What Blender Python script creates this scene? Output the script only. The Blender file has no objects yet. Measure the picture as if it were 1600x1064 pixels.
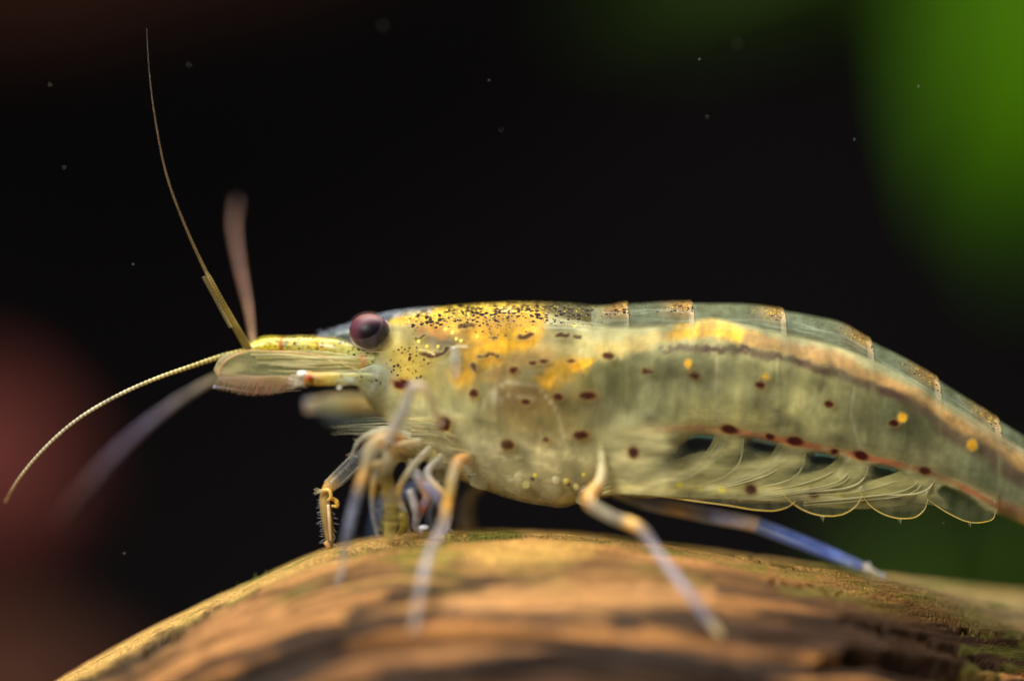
import bpy, math, random
import numpy as np

random.seed(7)
rng = np.random.default_rng(7)
scene = bpy.context.scene
col = scene.collection

# ------------------------------------------------------------------ camera, light, exposure
S = 0.03            # millimetres per photograph pixel in the plane y = 0
D = 133.333         # millimetres from the lens to the plane y = 0
MM = 0.001

cam_d = bpy.data.cameras.new('camera')
cam_d.lens = 100.0
cam_d.sensor_width = 36.0
cam_d.clip_start = 0.005
cam_d.clip_end = 10.0
cam_d.dof.use_dof = True
cam_d.dof.focus_distance = (D - 2.0) * MM
cam_d.dof.aperture_fstop = 6.0
cam = bpy.data.objects.new('camera', cam_d)
cam.location = (0, -D * MM, 0)
cam.rotation_euler = (math.radians(90), 0, 0)
col.objects.link(cam)
scene.camera = cam

world = bpy.data.worlds.new('World')
scene.world = world
world.use_nodes = True
bg = world.node_tree.nodes['Background']
bg.inputs[0].default_value = (0.9, 1.0, 0.85, 1)
bg.inputs[1].default_value = 0.02


def area(name, loc, target, sx, sy, power, color):
    l = bpy.data.lights.new(name, 'AREA')
    l.shape = 'RECTANGLE'
    l.size = sx * MM
    l.size_y = sy * MM
    l.energy = power
    l.color = color
    o = bpy.data.objects.new(name, l)
    o.location = [c * MM for c in loc]
    d = np.array(target, float) - np.array(loc, float)
    from mathutils import Vector
    o.rotation_euler = Vector(d).to_track_quat('-Z', 'Y').to_euler()
    col.objects.link(o)
    return o


area('tank_lamp', (-5, 12, 112), (0, 2, -6), 160, 60, 0.42, (1.0, 0.97, 0.88))
area('front_lamp', (-70, -120, 70), (0, 0, 0), 60, 60, 0.30, (1.0, 0.97, 0.90))

scene.view_settings.view_transform = 'Standard'
scene.view_settings.look = 'None'
scene.view_settings.gamma = 1.0
scene.view_settings.exposure = 0.0
scene.render.engine = 'CYCLES'
scene.cycles.use_denoising = True
scene.cycles.transparent_max_bounces = 40
scene.cycles.max_bounces = 12

# ------------------------------------------------------------------ helpers


def lin(c):
    c = np.asarray(c, float) / 255.0
    return np.where(c <= 0.04045, c / 12.92, ((c + 0.055) / 1.055) ** 2.4)


def P(u, v, y):
    """photo pixel and depth (mm) -> point in mm"""
    k = (D + y) / D
    return np.array([(u - 800) * S * k, y, (532 - v) * S * k])


def PA(u, v, y):
    k = (D + y) / D
    return np.stack([(u - 800) * S * k, y + 0 * u, (532 - v) * S * k], -1)


def UV(p):
    """side-view coordinates of points (mm), the same for both flanks"""
    y = -np.abs(p[..., 1])
    k = (D + y) / D
    return 800 + p[..., 0] / (S * k), 532 - p[..., 2] / (S * k)


def pw(xs, ys):
    """smooth monotone-ish interpolator through points"""
    xs = np.asarray(xs, float); ys = np.asarray(ys, float)
    m = np.gradient(ys, xs)

    def f(x):
        x = np.asarray(x, float)
        i = np.clip(np.searchsorted(xs, x) - 1, 0, len(xs) - 2)
        h = xs[i + 1] - xs[i]
        t = np.clip((x - xs[i]) / h, 0, 1)
        return ((2*t**3 - 3*t**2 + 1) * ys[i] + (t**3 - 2*t**2 + t) * h * m[i]
                + (-2*t**3 + 3*t**2) * ys[i+1] + (t**3 - t**2) * h * m[i+1])
    return f


def smooth(e0, e1, x):
    t = np.clip((x - e0) / (e1 - e0), 0, 1)
    return t * t * (3 - 2 * t)


_tab = np.random.default_rng(3).random((256, 256))


def vnoise(x, y, seed=0):
    x = np.asarray(x, float) + seed * 17.3
    y = np.asarray(y, float) + seed * 9.1
    xi = np.floor(x).astype(int); yi = np.floor(y).astype(int)
    fx = x - xi; fy = y - yi
    fx = fx*fx*(3-2*fx); fy = fy*fy*(3-2*fy)
    g = lambda a, b: _tab[a % 256, b % 256]
    return ((g(xi, yi)*(1-fx) + g(xi+1, yi)*fx)*(1-fy)
            + (g(xi, yi+1)*(1-fx) + g(xi+1, yi+1)*fx)*fy)


def fbm(x, y, o=4, seed=0):
    a = 0; w = 0.5; t = 0
    for i in range(o):
        a = a + w * vnoise(x * 2**i, y * 2**i, seed + i); t += w; w *= 0.5
    return a / t


def link(name, verts, faces, mat, parent=None, cols=None, mask=None, smooth_shade=True, extra=None):
    me = bpy.data.meshes.new(name)
    me.from_pydata((np.asarray(verts, float) * MM).tolist(), [], faces)
    if smooth_shade:
        me.polygons.foreach_set('use_smooth', np.ones(len(me.polygons), bool))
    for an, arr in (('Col', cols), ('Mask', mask)):
        if arr is not None:
            at = me.color_attributes.new(an, 'FLOAT_COLOR', 'POINT')
            at.data.foreach_set('color', np.asarray(arr, np.float32).ravel())
    if extra is not None:
        at = me.attributes.new('grain', 'FLOAT_VECTOR', 'POINT')
        at.data.foreach_set('vector', np.asarray(extra, np.float32).ravel())
    me.materials.append(mat)
    me.update()
    o = bpy.data.objects.new(name, me)
    col.objects.link(o)
    if parent is not None:
        o.parent = parent
    return o


def grid_faces(nr, nc, wrap=False, off=0):
    """rows x cols vertices; wrap joins the last column to the first"""
    f = []
    cc = nc if wrap else nc - 1
    for i in range(nr - 1):
        for j in range(cc):
            a = off + i*nc + j; b = off + i*nc + (j+1) % nc
            f.append((a, b, b + nc, a + nc))
    return f


def resample(pts, attrs, n):
    pts = np.asarray(pts, float)
    m = len(pts)
    d = np.r_[0, np.cumsum(np.linalg.norm(np.diff(pts, axis=0), axis=1))]
    t = np.linspace(0, d[-1], n)
    out = np.stack([pw(d, pts[:, k])(t) for k in range(3)], -1) if m > 2 else np.stack([np.interp(t, d, pts[:, k]) for k in range(3)], -1)
    at = [np.stack([np.interp(t, d, np.asarray(a, float)[:, k]) for k in range(np.asarray(a).shape[1])], -1) for a in attrs]
    return out, at, t


class Mesh:
    def __init__(self):
        self.v = []; self.f = []; self.c = []; self.m = []; self.n = 0

    def add(self, v, f, c, m=None):
        self.v.append(v); self.c.append(c)
        self.m.append(np.zeros((len(v), 4)) if m is None else m)
        self.f += [tuple(i + self.n for i in q) for q in f]
        self.n += len(v)

    def build(self, name, mat, parent=None, **k):
        return link(name, np.concatenate(self.v), self.f, mat, parent, np.concatenate(self.c), np.concatenate(self.m), **k)

    def tube(self, path, rad, cols, n=60, around=12, flat=1.0, ring=None, px=True, mask=None):
        """path (u,v,y); rad px or (rad px, depth factor); cols sRGB+alpha"""
        pts = np.array([P(*p) for p in path]) if px else np.asarray(path, float)
        r = np.asarray(rad, float).reshape(-1, 1) * S if np.ndim(rad) else np.full((len(pts), 1), rad * S)
        c = np.array([list(lin(q[:3])) + [q[3]] for q in cols])
        if len(cols[0]) == 5:
            dd = np.r_[0, np.cumsum(np.linalg.norm(np.diff(pts, axis=0), axis=1))]
            fr = dd / dd[-1]
            tt = np.linspace(0, 1, 40)
            extra_t = np.unique(np.r_[tt, fr])
            pts2 = np.stack([pw(fr, pts[:, k])(extra_t) for k in range(3)], -1)
            r = np.interp(extra_t, fr, r[:, 0])[:, None]
            st_ = [q[4] for q in cols]
            c = np.stack([np.interp(extra_t, st_, c[:, k]) for k in range(4)], -1)
            pts = pts2
        if len(c) == 1:
            c = np.repeat(c, len(pts), 0)
        if len(c) != len(pts):
            c = np.stack([np.interp(np.linspace(0, 1, len(pts)), np.linspace(0, 1, len(c)), c[:, k]) for k in range(4)], -1)
        p, (r, c), t = resample(pts, [r, c], n)
        T = np.gradient(p, axis=0); T /= np.linalg.norm(T, axis=1, keepdims=True) + 1e-12
        Y = np.array([0, 1.0, 0])
        A = np.cross(T, Y); la = np.linalg.norm(A, axis=1, keepdims=True)
        A = np.where(la > 1e-3, A / (la + 1e-12), np.array([1.0, 0, 0]))
        B = np.cross(A, T)
        rr = r[:, 0].copy()
        if ring is not None:
            rr = rr * (1 + ring[1] * (np.abs(np.sin(np.pi * t / (ring[0] * S))) - 0.6))
        th = np.linspace(0, 2*np.pi, around, endpoint=False)
        v = p[:, None] + rr[:, None, None] * (np.cos(th)[None, :, None] * A[:, None] + flat * np.sin(th)[None, :, None] * B[:, None])
        C = np.repeat(c[:, None], around, 1)
        if ring is not None and len(ring) > 2:
            w = (np.abs(np.sin(np.pi * t / (ring[0] * S))) ** 2)[:, None, None]
            C = np.concatenate([C[..., :3] * (ring[2] + (1 - ring[2]) * w), C[..., 3:]], -1)
        v = v.reshape(-1, 3); C = C.reshape(-1, 4)
        f = grid_faces(n, around, True)
        v = np.r_[v, p[:1], p[-1:]]; C = np.r_[C, c[:1], c[-1:]]
        N = n * around
        for j in range(around):
            f.append((N, (j+1) % around, j)); f.append((N+1, N-around+j, N-around+(j+1) % around))
        mk = None
        if mask is not None:
            mk = np.tile(np.asarray(mask, float), (len(v), 1))
        self.add(v, f, C, mk)
        return self

    def hair(self, a, b, r, colr, bend=0.0, n=5):
        a = np.asarray(a, float); b = np.asarray(b, float)
        mid = (a + b) / 2 + np.array([0, 0, bend])
        return self.tube([a, mid, b], [r, r * .8, r * .25], [colr], n=n, around=5, px=False)

    def ball(self, u, v, y, ru, rv, ry, colr, n=14, mask=None):
        c = P(u, v, y)
        th = np.linspace(0, np.pi, n); ph = np.linspace(0, 2*np.pi, 2*n, endpoint=False)
        x = np.sin(th)[:, None] * np.cos(ph); z = np.sin(th)[:, None] * np.sin(ph); yy = np.cos(th)[:, None] + 0 * ph
        pts = np.stack([c[0] + x*ru*S, c[1] + yy*ry*S, c[2] + z*rv*S], -1).reshape(-1, 3)
        C = np.tile(np.r_[lin(colr[:3]), colr[3]], (len(pts), 1))
        mk = None if mask is None else np.tile(np.asarray(mask, float), (len(pts), 1))
        self.add(pts, grid_faces(n, 2*n, True), C, mk)
        return self


def empty(name, loc, label, cat, group=None):
    o = bpy.data.objects.new(name, None)
    o.location = np.asarray(loc) * MM
    o.empty_display_size = 0.002
    col.objects.link(o)
    o['label'] = label; o['category'] = cat
    if group:
        o['group'] = group
    return o


def tag(o, label, cat, group=None):
    o['label'] = label; o['category'] = cat
    if group:
        o['group'] = group
    return o


# ------------------------------------------------------------------ materials
def new_mat(name):
    m = bpy.data.materials.new(name)
    m.use_nodes = True
    nt = m.node_tree
    b = nt.nodes['Principled BSDF']
    return m, nt, b


def N(nt, kind, **kw):
    n = nt.nodes.new(kind)
    for k, v in kw.items():
        setattr(n, k, v)
    return n


def ramp(nt, src, p0, p1, c0=0.0, c1=1.0):
    r = N(nt, 'ShaderNodeMapRange')
    r.inputs['From Min'].default_value = p0; r.inputs['From Max'].default_value = p1
    r.inputs['To Min'].default_value = c0; r.inputs['To Max'].default_value = c1
    nt.links.new(src, r.inputs['Value'])
    return r.outputs['Result']


def math_n(nt, op, a, b):
    m = N(nt, 'ShaderNodeMath', operation=op)
    for i, x in enumerate((a, b)):
        if isinstance(x, (int, float)):
            m.inputs[i].default_value = x
        else:
            nt.links.new(x, m.inputs[i])
    return m.outputs[0]


def mixc(nt, fac, a, b, blend='MIX'):
    m = N(nt, 'ShaderNodeMix', data_type='RGBA', blend_type=blend)
    if isinstance(fac, (int, float)):
        m.inputs[0].default_value = fac
    else:
        nt.links.new(fac, m.inputs[0])
    for i, x in ((6, a), (7, b)):
        if isinstance(x, (tuple, list)):
            m.inputs[i].default_value = tuple(x)
        else:
            nt.links.new(x, m.inputs[i])
    return m.outputs[2]


def coords(nt, scale):
    tc = N(nt, 'ShaderNodeTexCoord')
    mp = N(nt, 'ShaderNodeMapping')
    mp.inputs['Scale'].default_value = scale
    nt.links.new(tc.outputs['Object'], mp.inputs['Vector'])
    return mp.outputs['Vector']


def tissue(name, sss=0.6, radius=(1.0, 0.95, 0.7), rough=0.35, spec=0.4, mott=0.25, mott_scale=(900, 900, 900),
           specks=False, bump=0.15, bump_scale=(3500, 3500, 3500), trans=0.0, coat=0.0):
    """living tissue: pigment from the Col attribute, clearness from its alpha"""
    m, nt, b = new_mat(name)
    L = nt.links.new
    at = N(nt, 'ShaderNodeAttribute', attribute_name='Col')
    c = at.outputs['Color']; alpha = at.outputs['Alpha']
    nz = N(nt, 'ShaderNodeTexNoise'); nz.inputs['Scale'].default_value = 1; nz.inputs['Detail'].default_value = 5
    L(coords(nt, mott_scale), nz.inputs['Vector'])
    f = ramp(nt, nz.outputs['Fac'], 0.3, 0.7, 1 - mott, 1 + mott)
    c = mixc(nt, 1.0, c, f, 'MULTIPLY')
    alpha = math_n(nt, 'MULTIPLY', alpha, ramp(nt, nz.outputs['Fac'], 0.3, 0.7, 1 - mott * .5, 1 + mott * .5))
    if specks:
        mk = N(nt, 'ShaderNodeAttribute', attribute_name='Mask')
        sep = N(nt, 'ShaderNodeSeparateColor'); L(mk.outputs['Color'], sep.inputs[0])
        # gold flecks
        v2 = N(nt, 'ShaderNodeTexVoronoi', feature='F1'); v2.inputs['Scale'].default_value = 1
        L(coords(nt, (9000, 9000, 11500)), v2.inputs['Vector'])
        s2 = N(nt, 'ShaderNodeSeparateColor'); L(v2.outputs['Color'], s2.inputs[0])
        thr = math_n(nt, 'MULTIPLY', math_n(nt, 'MULTIPLY', sep.outputs[1], 0.62), math_n(nt, 'ADD', s2.outputs[0], 0.25))
        g = ramp(nt, math_n(nt, 'SUBTRACT', thr, v2.outputs['Distance']), 0.0, 0.12)
        gold = mixc(nt, s2.outputs[1], (0.95, 0.62, 0.05, 1), (0.85, 0.75, 0.12, 1))
        c = mixc(nt, g, c, gold)
        alpha = math_n(nt, 'MAXIMUM', alpha, math_n(nt, 'MULTIPLY', g, 0.85))
        # dark pigment dots, warped a little so that none is round
        wn = N(nt, 'ShaderNodeTexNoise'); wn.inputs['Scale'].default_value = 6000
        tc = N(nt, 'ShaderNodeTexCoord'); L(tc.outputs['Object'], wn.inputs['Vector'])
        va = N(nt, 'ShaderNodeVectorMath', operation='SCALE'); L(wn.outputs['Color'], va.inputs[0]); va.inputs['Scale'].default_value = 0.7
        vb = N(nt, 'ShaderNodeVectorMath', operation='ADD'); L(coords(nt, (4700, 4700, 8200)), vb.inputs[0]); L(va.outputs[0], vb.inputs[1])
        v1 = N(nt, 'ShaderNodeTexVoronoi', feature='F1'); v1.inputs['Scale'].default_value = 1
        L(vb.outputs[0], v1.inputs['Vector'])
        s1 = N(nt, 'ShaderNodeSeparateColor'); L(v1.outputs['Color'], s1.inputs[0])
        thr = math_n(nt, 'MULTIPLY', math_n(nt, 'MULTIPLY', sep.outputs[0], 0.66), math_n(nt, 'ADD', s1.outputs[0], 0.28))
        d = ramp(nt, math_n(nt, 'SUBTRACT', thr, v1.outputs['Distance']), 0.0, 0.14)
        c = mixc(nt, d, c, (0.008, 0.003, 0.005, 1))
        alpha = math_n(nt, 'MAXIMUM', alpha, d)
        # small cheek dots
        v3 = N(nt, 'ShaderNodeTexVoronoi', feature='F1'); v3.inputs['Scale'].default_value = 1
        vc_ = N(nt, 'ShaderNodeVectorMath', operation='ADD'); L(coords(nt, (5600, 5600, 6200)), vc_.inputs[0]); L(va.outputs[0], vc_.inputs[1])
        L(vc_.outputs[0], v3.inputs['Vector'])
        s3 = N(nt, 'ShaderNodeSeparateColor'); L(v3.outputs['Color'], s3.inputs[0])
        thr = math_n(nt, 'MULTIPLY', math_n(nt, 'MULTIPLY', sep.outputs[2], 0.5), math_n(nt, 'ADD', s3.outputs[0], 0.3))
        d3 = ramp(nt, math_n(nt, 'SUBTRACT', thr, v3.outputs['Distance']), 0.0, 0.16)
        c = mixc(nt, d3, c, (0.05, 0.014, 0.008, 1))
        alpha = math_n(nt, 'MAXIMUM', alpha, math_n(nt, 'MULTIPLY', d3, .9))
    L(c, b.inputs['Base Color'])
    L(alpha, b.inputs['Alpha'])
    b.inputs['Roughness'].default_value = rough
    b.inputs['Specular IOR Level'].default_value = spec
    b.inputs['Subsurface Weight'].default_value = sss
    b.inputs['Subsurface Radius'].default_value = radius
    b.inputs['Subsurface Scale'].default_value = MM
    b.inputs['Transmission Weight'].default_value = trans
    b.inputs['Coat Weight'].default_value = coat
    b.inputs['Coat Roughness'].default_value = 0.2
    if bump:
        bn = N(nt, 'ShaderNodeTexNoise'); bn.inputs['Scale'].default_value = 1; bn.inputs['Detail'].default_value = 4
        L(coords(nt, bump_scale), bn.inputs['Vector'])
        bp = N(nt, 'ShaderNodeBump'); bp.inputs['Strength'].default_value = bump; bp.inputs['Distance'].default_value = 0.00012
        L(bn.outputs['Fac'], bp.inputs['Height']); L(bp.outputs[0], b.inputs['Normal'])
    return m


M_flesh = tissue('flesh', sss=1.0, radius=(2.4, 2.2, 1.5), mott=0.16, mott_scale=(1300, 500, 420), rough=0.5, spec=0.15)
M_shell = tissue('shell', sss=0.0, mott=0.28, mott_scale=(1600, 700, 1600), rough=0.5, spec=0.04, specks=True, bump=0.12)
M_limb = tissue('limb', sss=0.5, radius=(0.5, 0.4, 0.3), mott=0.25, rough=0.3, spec=0.45)
M_paddle = tissue('paddle', sss=0.6, radius=(0.6, 0.6, 0.4), mott=0.3, mott_scale=(700, 700, 2600), rough=0.4, spec=0.3)
M_speck = tissue('speckled_flesh', sss=0.4, radius=(0.4, 0.35, 0.2), mott=0.25, specks=True, rough=0.25, spec=0.5)
M_hair = tissue('bristle', sss=0.0, mott=0.1, rough=0.35, spec=0.5, bump=0)
M_clear = tissue('clear_membrane', sss=0.0, mott=0.35, mott_scale=(2500, 800, 900), rough=0.2, spec=0.5, bump=0.1)

# eye: pigment purple-brown, dark retina patch inside
M_eye, nt, b = new_mat('eye_pigment')
at = N(nt, 'ShaderNodeAttribute', attribute_name='Col')
nz = N(nt, 'ShaderNodeTexNoise'); nz.inputs['Scale'].default_value = 22000; nz.inputs['Detail'].default_value = 4
tc = N(nt, 'ShaderNodeTexCoord'); nt.links.new(tc.outputs['Object'], nz.inputs['Vector'])
c = mixc(nt, 1.0, at.outputs['Color'], ramp(nt, nz.outputs['Fac'], .3, .7, .82, 1.15), 'MULTIPLY')
nt.links.new(c, b.inputs['Base Color'])
b.inputs['Roughness'].default_value = 0.45
b.inputs['Specular IOR Level'].default_value = 0.25
b.inputs['Subsurface Weight'].default_value = 0.2
b.inputs['Subsurface Radius'].default_value = (.3, .15, .15)
b.inputs['Subsurface Scale'].default_value = MM

# ------------------------------------------------------------------ driftwood
R_u = [-400, -150, 0, 90, 200, 300, 400, 500, 600, 700, 800, 900, 1000, 1100, 1200, 1300, 1400, 1500, 1600, 1750, 2000, 2200]
R_v = [1500, 1235, 1120, 1063, 1000, 950, 905, 862, 838, 829, 828, 833, 845, 858, 874, 888, 903, 918, 930, 950, 985, 1015]
ridge_v = pw(R_u, R_v)
ridge_y = pw([-400, 0, 500, 900, 1100, 1300, 1500, 1600, 1800, 2200], [-2, -1, -0.5, -0.5, -.2, 1.2, 4.4, 6.4, 9, 13])
RAD = 12.0


def log_surface(u, y):
    """world z (mm) of the log's upper surface at photo column u (at the ridge) and depth y"""
    y0 = ridge_y(u)
    k0 = (D + y0) / D
    zr = (532 - ridge_v(u)) * S * k0
    dy = np.clip(y - y0, -RAD + .3, RAD - .3)
    return zr - RAD + np.sqrt(RAD**2 - dy**2)


nu, na = 640, 330
uu = np.linspace(-380, 2180, nu)
# angle 0 = top, negative = towards the camera; most rows on the visible face
aa = np.concatenate([np.linspace(-2.1, 0.55, 250), np.linspace(0.55, 2*np.pi - 2.1, 81)[1:-1]])
na = len(aa)
Ug, Ag = np.meshgrid(uu, aa, indexing='ij')
y0 = ridge_y(Ug); k0 = (D + y0) / D
xr = (Ug - 800) * S * k0
zr = (532 - ridge_v(Ug)) * S * k0
gs = Ug * S; gt = Ag * RAD
warp = (fbm(gs * .12, gt * .35, 3, 11) - .5) * 2.2
groove = fbm(gs * .10, (gt + warp) * 1.6, 4, 1)
fine = fbm(gs * .35, (gt + warp) * 6.0, 3, 5)
big = fbm(gs * .09, gt * .22, 3, 8)
vis = smooth(0.0, -0.25, Ag)            # keep the skyline clean
disp = (big - .5) * 1.0 * vis + (groove - .5) * 0.55 * (0.35 + .65 * vis) + (fine - .5) * (0.24 + .3 * smooth(1050, 1300, Ug)) * (0.5 + .5 * vis)
crack = smooth(0.60, 0.70, fbm(gs * .07 + 3, (gt + warp) * 1.1, 3, 21)) * vis
disp -= crack * 0.45
Rr = RAD
X = xr + 0 * Ag
Yc = y0 + np.sin(Ag) * Rr
Zc = zr - Rr + np.cos(Ag) * Rr
# side-view position, before relief, for wear and painted shade with shapes of their own
kk = (D + Yc) / D
pu = 800 + X / (S * kk); pv = 532 - Zc / (S * kk)


def seg_dist(u, v, pts, widths=None):
    pts = np.asarray(pts, float)
    best = np.full(u.shape, 1e9); wb = np.ones(u.shape)
    for i in range(len(pts) - 1):
        a = pts[i]; d = pts[i+1] - a
        t = np.clip(((u - a[0]) * d[0] + (v - a[1]) * d[1]) / (d @ d + 1e-9), 0, 1)
        q = np.hypot(u - a[0] - t*d[0], v - a[1] - t*d[1])
        if widths is not None:
            w = widths[i] + t * (widths[i+1] - widths[i])
            q2 = q / w
        else:
            q2 = q
        best = np.minimum(best, q2)
    return best


def wob(u, v, amp=5, sc=.05, seed=40):
    return u + (fbm(u*sc*.5, v*sc, 3, seed) - .5) * amp * 2, v + (fbm(u*sc*.5 + 9, v*sc, 3, seed+3) - .5) * amp


wu, wv = wob(pu, pv, 16, .06)
hollow = np.zeros_like(pu)
slits = [([(1205, 917), (1250, 920), (1310, 931)], [5, 6, 3]),
         ([(1270, 1040), (1340, 1030), (1420, 1042), (1520, 1062), (1620, 1090)], [8, 17, 20, 16, 8]),
         ([(1310, 978), (1380, 990), (1450, 1006), (1520, 1030), (1600, 1055)], [2, 5, 6, 6, 4]),
         ([(130, 1062), (230, 1010), (330, 957), (400, 925)], [3, 7, 6, 3]),
         ([(1450, 983), (1520, 990), (1590, 1002)], [2, 4, 3]),
         ([(1140, 868), (1230, 884), (1300, 897)], [2, 4, 3])]
for pts, w in slits:
    hollow = np.maximum(hollow, 1 - smooth(.45, 1.15, seg_dist(wu, wv, pts, w)))
disp -= hollow * 1.3
X2 = X
Y2 = y0 + np.sin(Ag) * (Rr + disp); Z2 = zr - Rr + np.cos(Ag) * (Rr + disp)
V = np.stack([X2, Y2, Z2], -1).reshape(-1, 3)
# pigment of the wood: ochre algae film on top, red-brown flank, dark weathered streaks, shade painted into the lower front
ochre = lin((190, 150, 80)); brown = lin((176, 118, 60)); red = lin((196, 136, 78)); dark = lin((36, 21, 12)); pale = lin((164, 144, 100)); green = lin((112, 118, 36))
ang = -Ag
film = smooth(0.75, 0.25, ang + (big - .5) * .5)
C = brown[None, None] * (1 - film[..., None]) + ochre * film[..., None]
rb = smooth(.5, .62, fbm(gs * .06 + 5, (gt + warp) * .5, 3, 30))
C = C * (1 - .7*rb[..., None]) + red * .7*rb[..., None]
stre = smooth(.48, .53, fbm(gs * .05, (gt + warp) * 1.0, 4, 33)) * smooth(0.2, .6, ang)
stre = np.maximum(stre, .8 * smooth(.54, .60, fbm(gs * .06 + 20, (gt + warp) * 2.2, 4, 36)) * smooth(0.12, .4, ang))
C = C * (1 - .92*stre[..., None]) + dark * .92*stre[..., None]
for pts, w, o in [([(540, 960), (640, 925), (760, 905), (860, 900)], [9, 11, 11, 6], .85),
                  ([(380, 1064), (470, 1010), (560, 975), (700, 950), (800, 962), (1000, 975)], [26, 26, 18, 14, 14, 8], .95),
                  ([(330, 1085), (600, 1058), (900, 1050), (1200, 1066)], [30, 34, 40, 36], .6),  # broad dark band: shade painted along the foot of the log
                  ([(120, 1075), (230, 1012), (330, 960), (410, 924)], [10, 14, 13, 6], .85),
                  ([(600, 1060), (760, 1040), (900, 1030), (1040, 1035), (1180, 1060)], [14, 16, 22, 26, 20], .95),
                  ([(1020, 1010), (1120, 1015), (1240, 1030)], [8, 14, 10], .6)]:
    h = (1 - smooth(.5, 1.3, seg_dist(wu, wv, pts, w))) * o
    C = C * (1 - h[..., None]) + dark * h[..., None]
for pts, w, cc, o in [([(300, 1010), (360, 975), (430, 950)], [22, 30, 18], lin((190, 134, 80)), .7),
                      ([(700, 940), (850, 925), (1000, 920), (1100, 930)], [12, 26, 24, 14], lin((208, 150, 92)), .75),
                      ([(1330, 905), (1450, 925), (1600, 960)], [8, 20, 34], pale, .75),
                      ([(640, 862), (800, 868), (920, 866)], [14, 24, 14], lin((212, 166, 80)), .7)]:
    h = (1 - smooth(.0, 1.7, seg_dist(wu, wv, pts, w))) * o
    C = C * (1 - h[..., None]) + cc * h[..., None]
gm = smooth(.56, .68, fbm(gs * .35, gt * 1.1, 4, 50)) * (.35 + .5 * film) * smooth(.75, .2, ang)
gm = np.maximum(gm, smooth(.5, .62, fbm(gs * .5, gt * 2, 3, 52)) * (Ug > 1200) * .45)
gm = gm * (1 - smooth(930, 985, pv) * (pu < 1500))
C = C * (1 - gm[..., None]) + green * gm[..., None]
hw_ = np.maximum(hollow * .9, crack * .6)
C = C * (1 - hw_[..., None]) + lin((34, 22, 14)) * hw_[..., None]
C = np.clip(C, 0, 1)
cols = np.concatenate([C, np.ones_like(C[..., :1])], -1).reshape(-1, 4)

M_wood, nt, b = new_mat('wet_wood')
L = nt.links.new
at = N(nt, 'ShaderNodeAttribute', attribute_name='Col')
gr = N(nt, 'ShaderNodeAttribute', attribute_name='grain')
mp = N(nt, 'ShaderNodeMapping'); mp.inputs['Scale'].default_value = (0.9, 9.0, 1); L(gr.outputs['Vector'], mp.inputs['Vector'])
n1 = N(nt, 'ShaderNodeTexNoise'); n1.inputs['Scale'].default_value = 1; n1.inputs['Detail'].default_value = 7; n1.inputs['Distortion'].default_value = 0.6
L(mp.outputs[0], n1.inputs['Vector'])
mp2 = N(nt, 'ShaderNodeMapping'); mp2.inputs['Scale'].default_value = (7, 16, 1); L(gr.outputs['Vector'], mp2.inputs['Vector'])
n2 = N(nt, 'ShaderNodeTexNoise'); n2.inputs['Scale'].default_value = 1; n2.inputs['Detail'].default_value = 6
L(mp2.outputs[0], n2.inputs['Vector'])
c = mixc(nt, 1.0, at.outputs['Color'], ramp(nt, n1.outputs['Fac'], .3, .7, .55, 1.3), 'MULTIPLY')
c = mixc(nt, 1.0, c, ramp(nt, n2.outputs['Fac'], .3, .7, .5, 1.4), 'MULTIPLY')
L(c, b.inputs['Base Color'])
b.inputs['Roughness'].default_value = 0.7
b.inputs['Specular IOR Level'].default_value = 0.25
bp = N(nt, 'ShaderNodeBump'); bp.inputs['Strength'].default_value = .6; bp.inputs['Distance'].default_value = 0.0003
L(math_n(nt, 'ADD', n1.outputs['Fac'], n2.outputs['Fac']), bp.inputs['Height']); L(bp.outputs[0], b.inputs['Normal'])

faces = grid_faces(nu, na, True)
faces.append(tuple(range(na - 1, -1, -1)))
faces.append(tuple((nu - 1) * na + j for j in range(na)))
grain = np.stack([gs, gt + warp, 0 * gs], -1).reshape(-1, 3)
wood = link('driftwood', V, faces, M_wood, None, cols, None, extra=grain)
tag(wood, 'weathered ochre brown driftwood log with dark cracks under the shrimp', 'driftwood')

# algae fuzz along the log
fz = Mesh()
idx = np.arange(V.shape[0]).reshape(nu, na)
for _ in range(1500):
    i = rng.integers(60, nu - 60)
    j = int(np.argmin(np.abs(aa - rng.uniform(-.75, .12))))
    if gm[i, j] < .12 and rng.random() > .12:
        continue
    a = V[idx[i, j]]
    n = np.array([0, math.sin(aa[j]), math.cos(aa[j])])
    ln = rng.uniform(.03, .13) * (1.8 if rng.random() < .05 else 1)
    d = n * ln + rng.normal(0, .09, 3)
    g = rng.random()
    cc = (110 + 60*g, 108 + 40*g, 44 + 40*g, .8)
    fz.hair(a - n*.05, a + d, rng.uniform(.35, .7), cc, 0, 4)
o = fz.build('algae_fuzz', M_hair, wood)
o['kind'] = 'stuff'

# ------------------------------------------------------------------ shrimp
OY = 0.0
shrimp = empty('shrimp', (0, 0, 0), 'translucent olive shrimp with brown spots standing on the driftwood log', 'shrimp')

top_f = pw([553, 560, 568, 580, 592, 602, 612, 625, 650, 700, 750, 800, 850, 900, 935, 980, 1020, 1080, 1120, 1160, 1222, 1280, 1315, 1357, 1400, 1462, 1500, 1555, 1600, 1700, 1800, 1880],
           [588, 572, 562, 552, 535, 512, 496, 490, 486, 480, 476, 474, 474, 476.5, 480, 478, 476, 477, 477, 479, 488, 499, 509, 534, 556, 594, 619, 656, 684, 752, 826, 890])
bot_f = pw([553, 562, 575, 600, 625, 650, 680, 710, 740, 770, 800, 850, 885, 910, 935],
           [590, 612, 632, 660, 688, 712, 730, 746, 762, 775, 785, 795, 797, 785, 762])
wid_f = pw([553, 570, 600, 650, 700, 750, 850, 940, 1100, 1300, 1500, 1600, 1800, 1880], [.25, 1.0, 1.75, 2.4, 2.85, 3.1, 3.3, 3.15, 3.0, 2.6, 2.1, 1.9, 1.2, .5])
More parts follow.
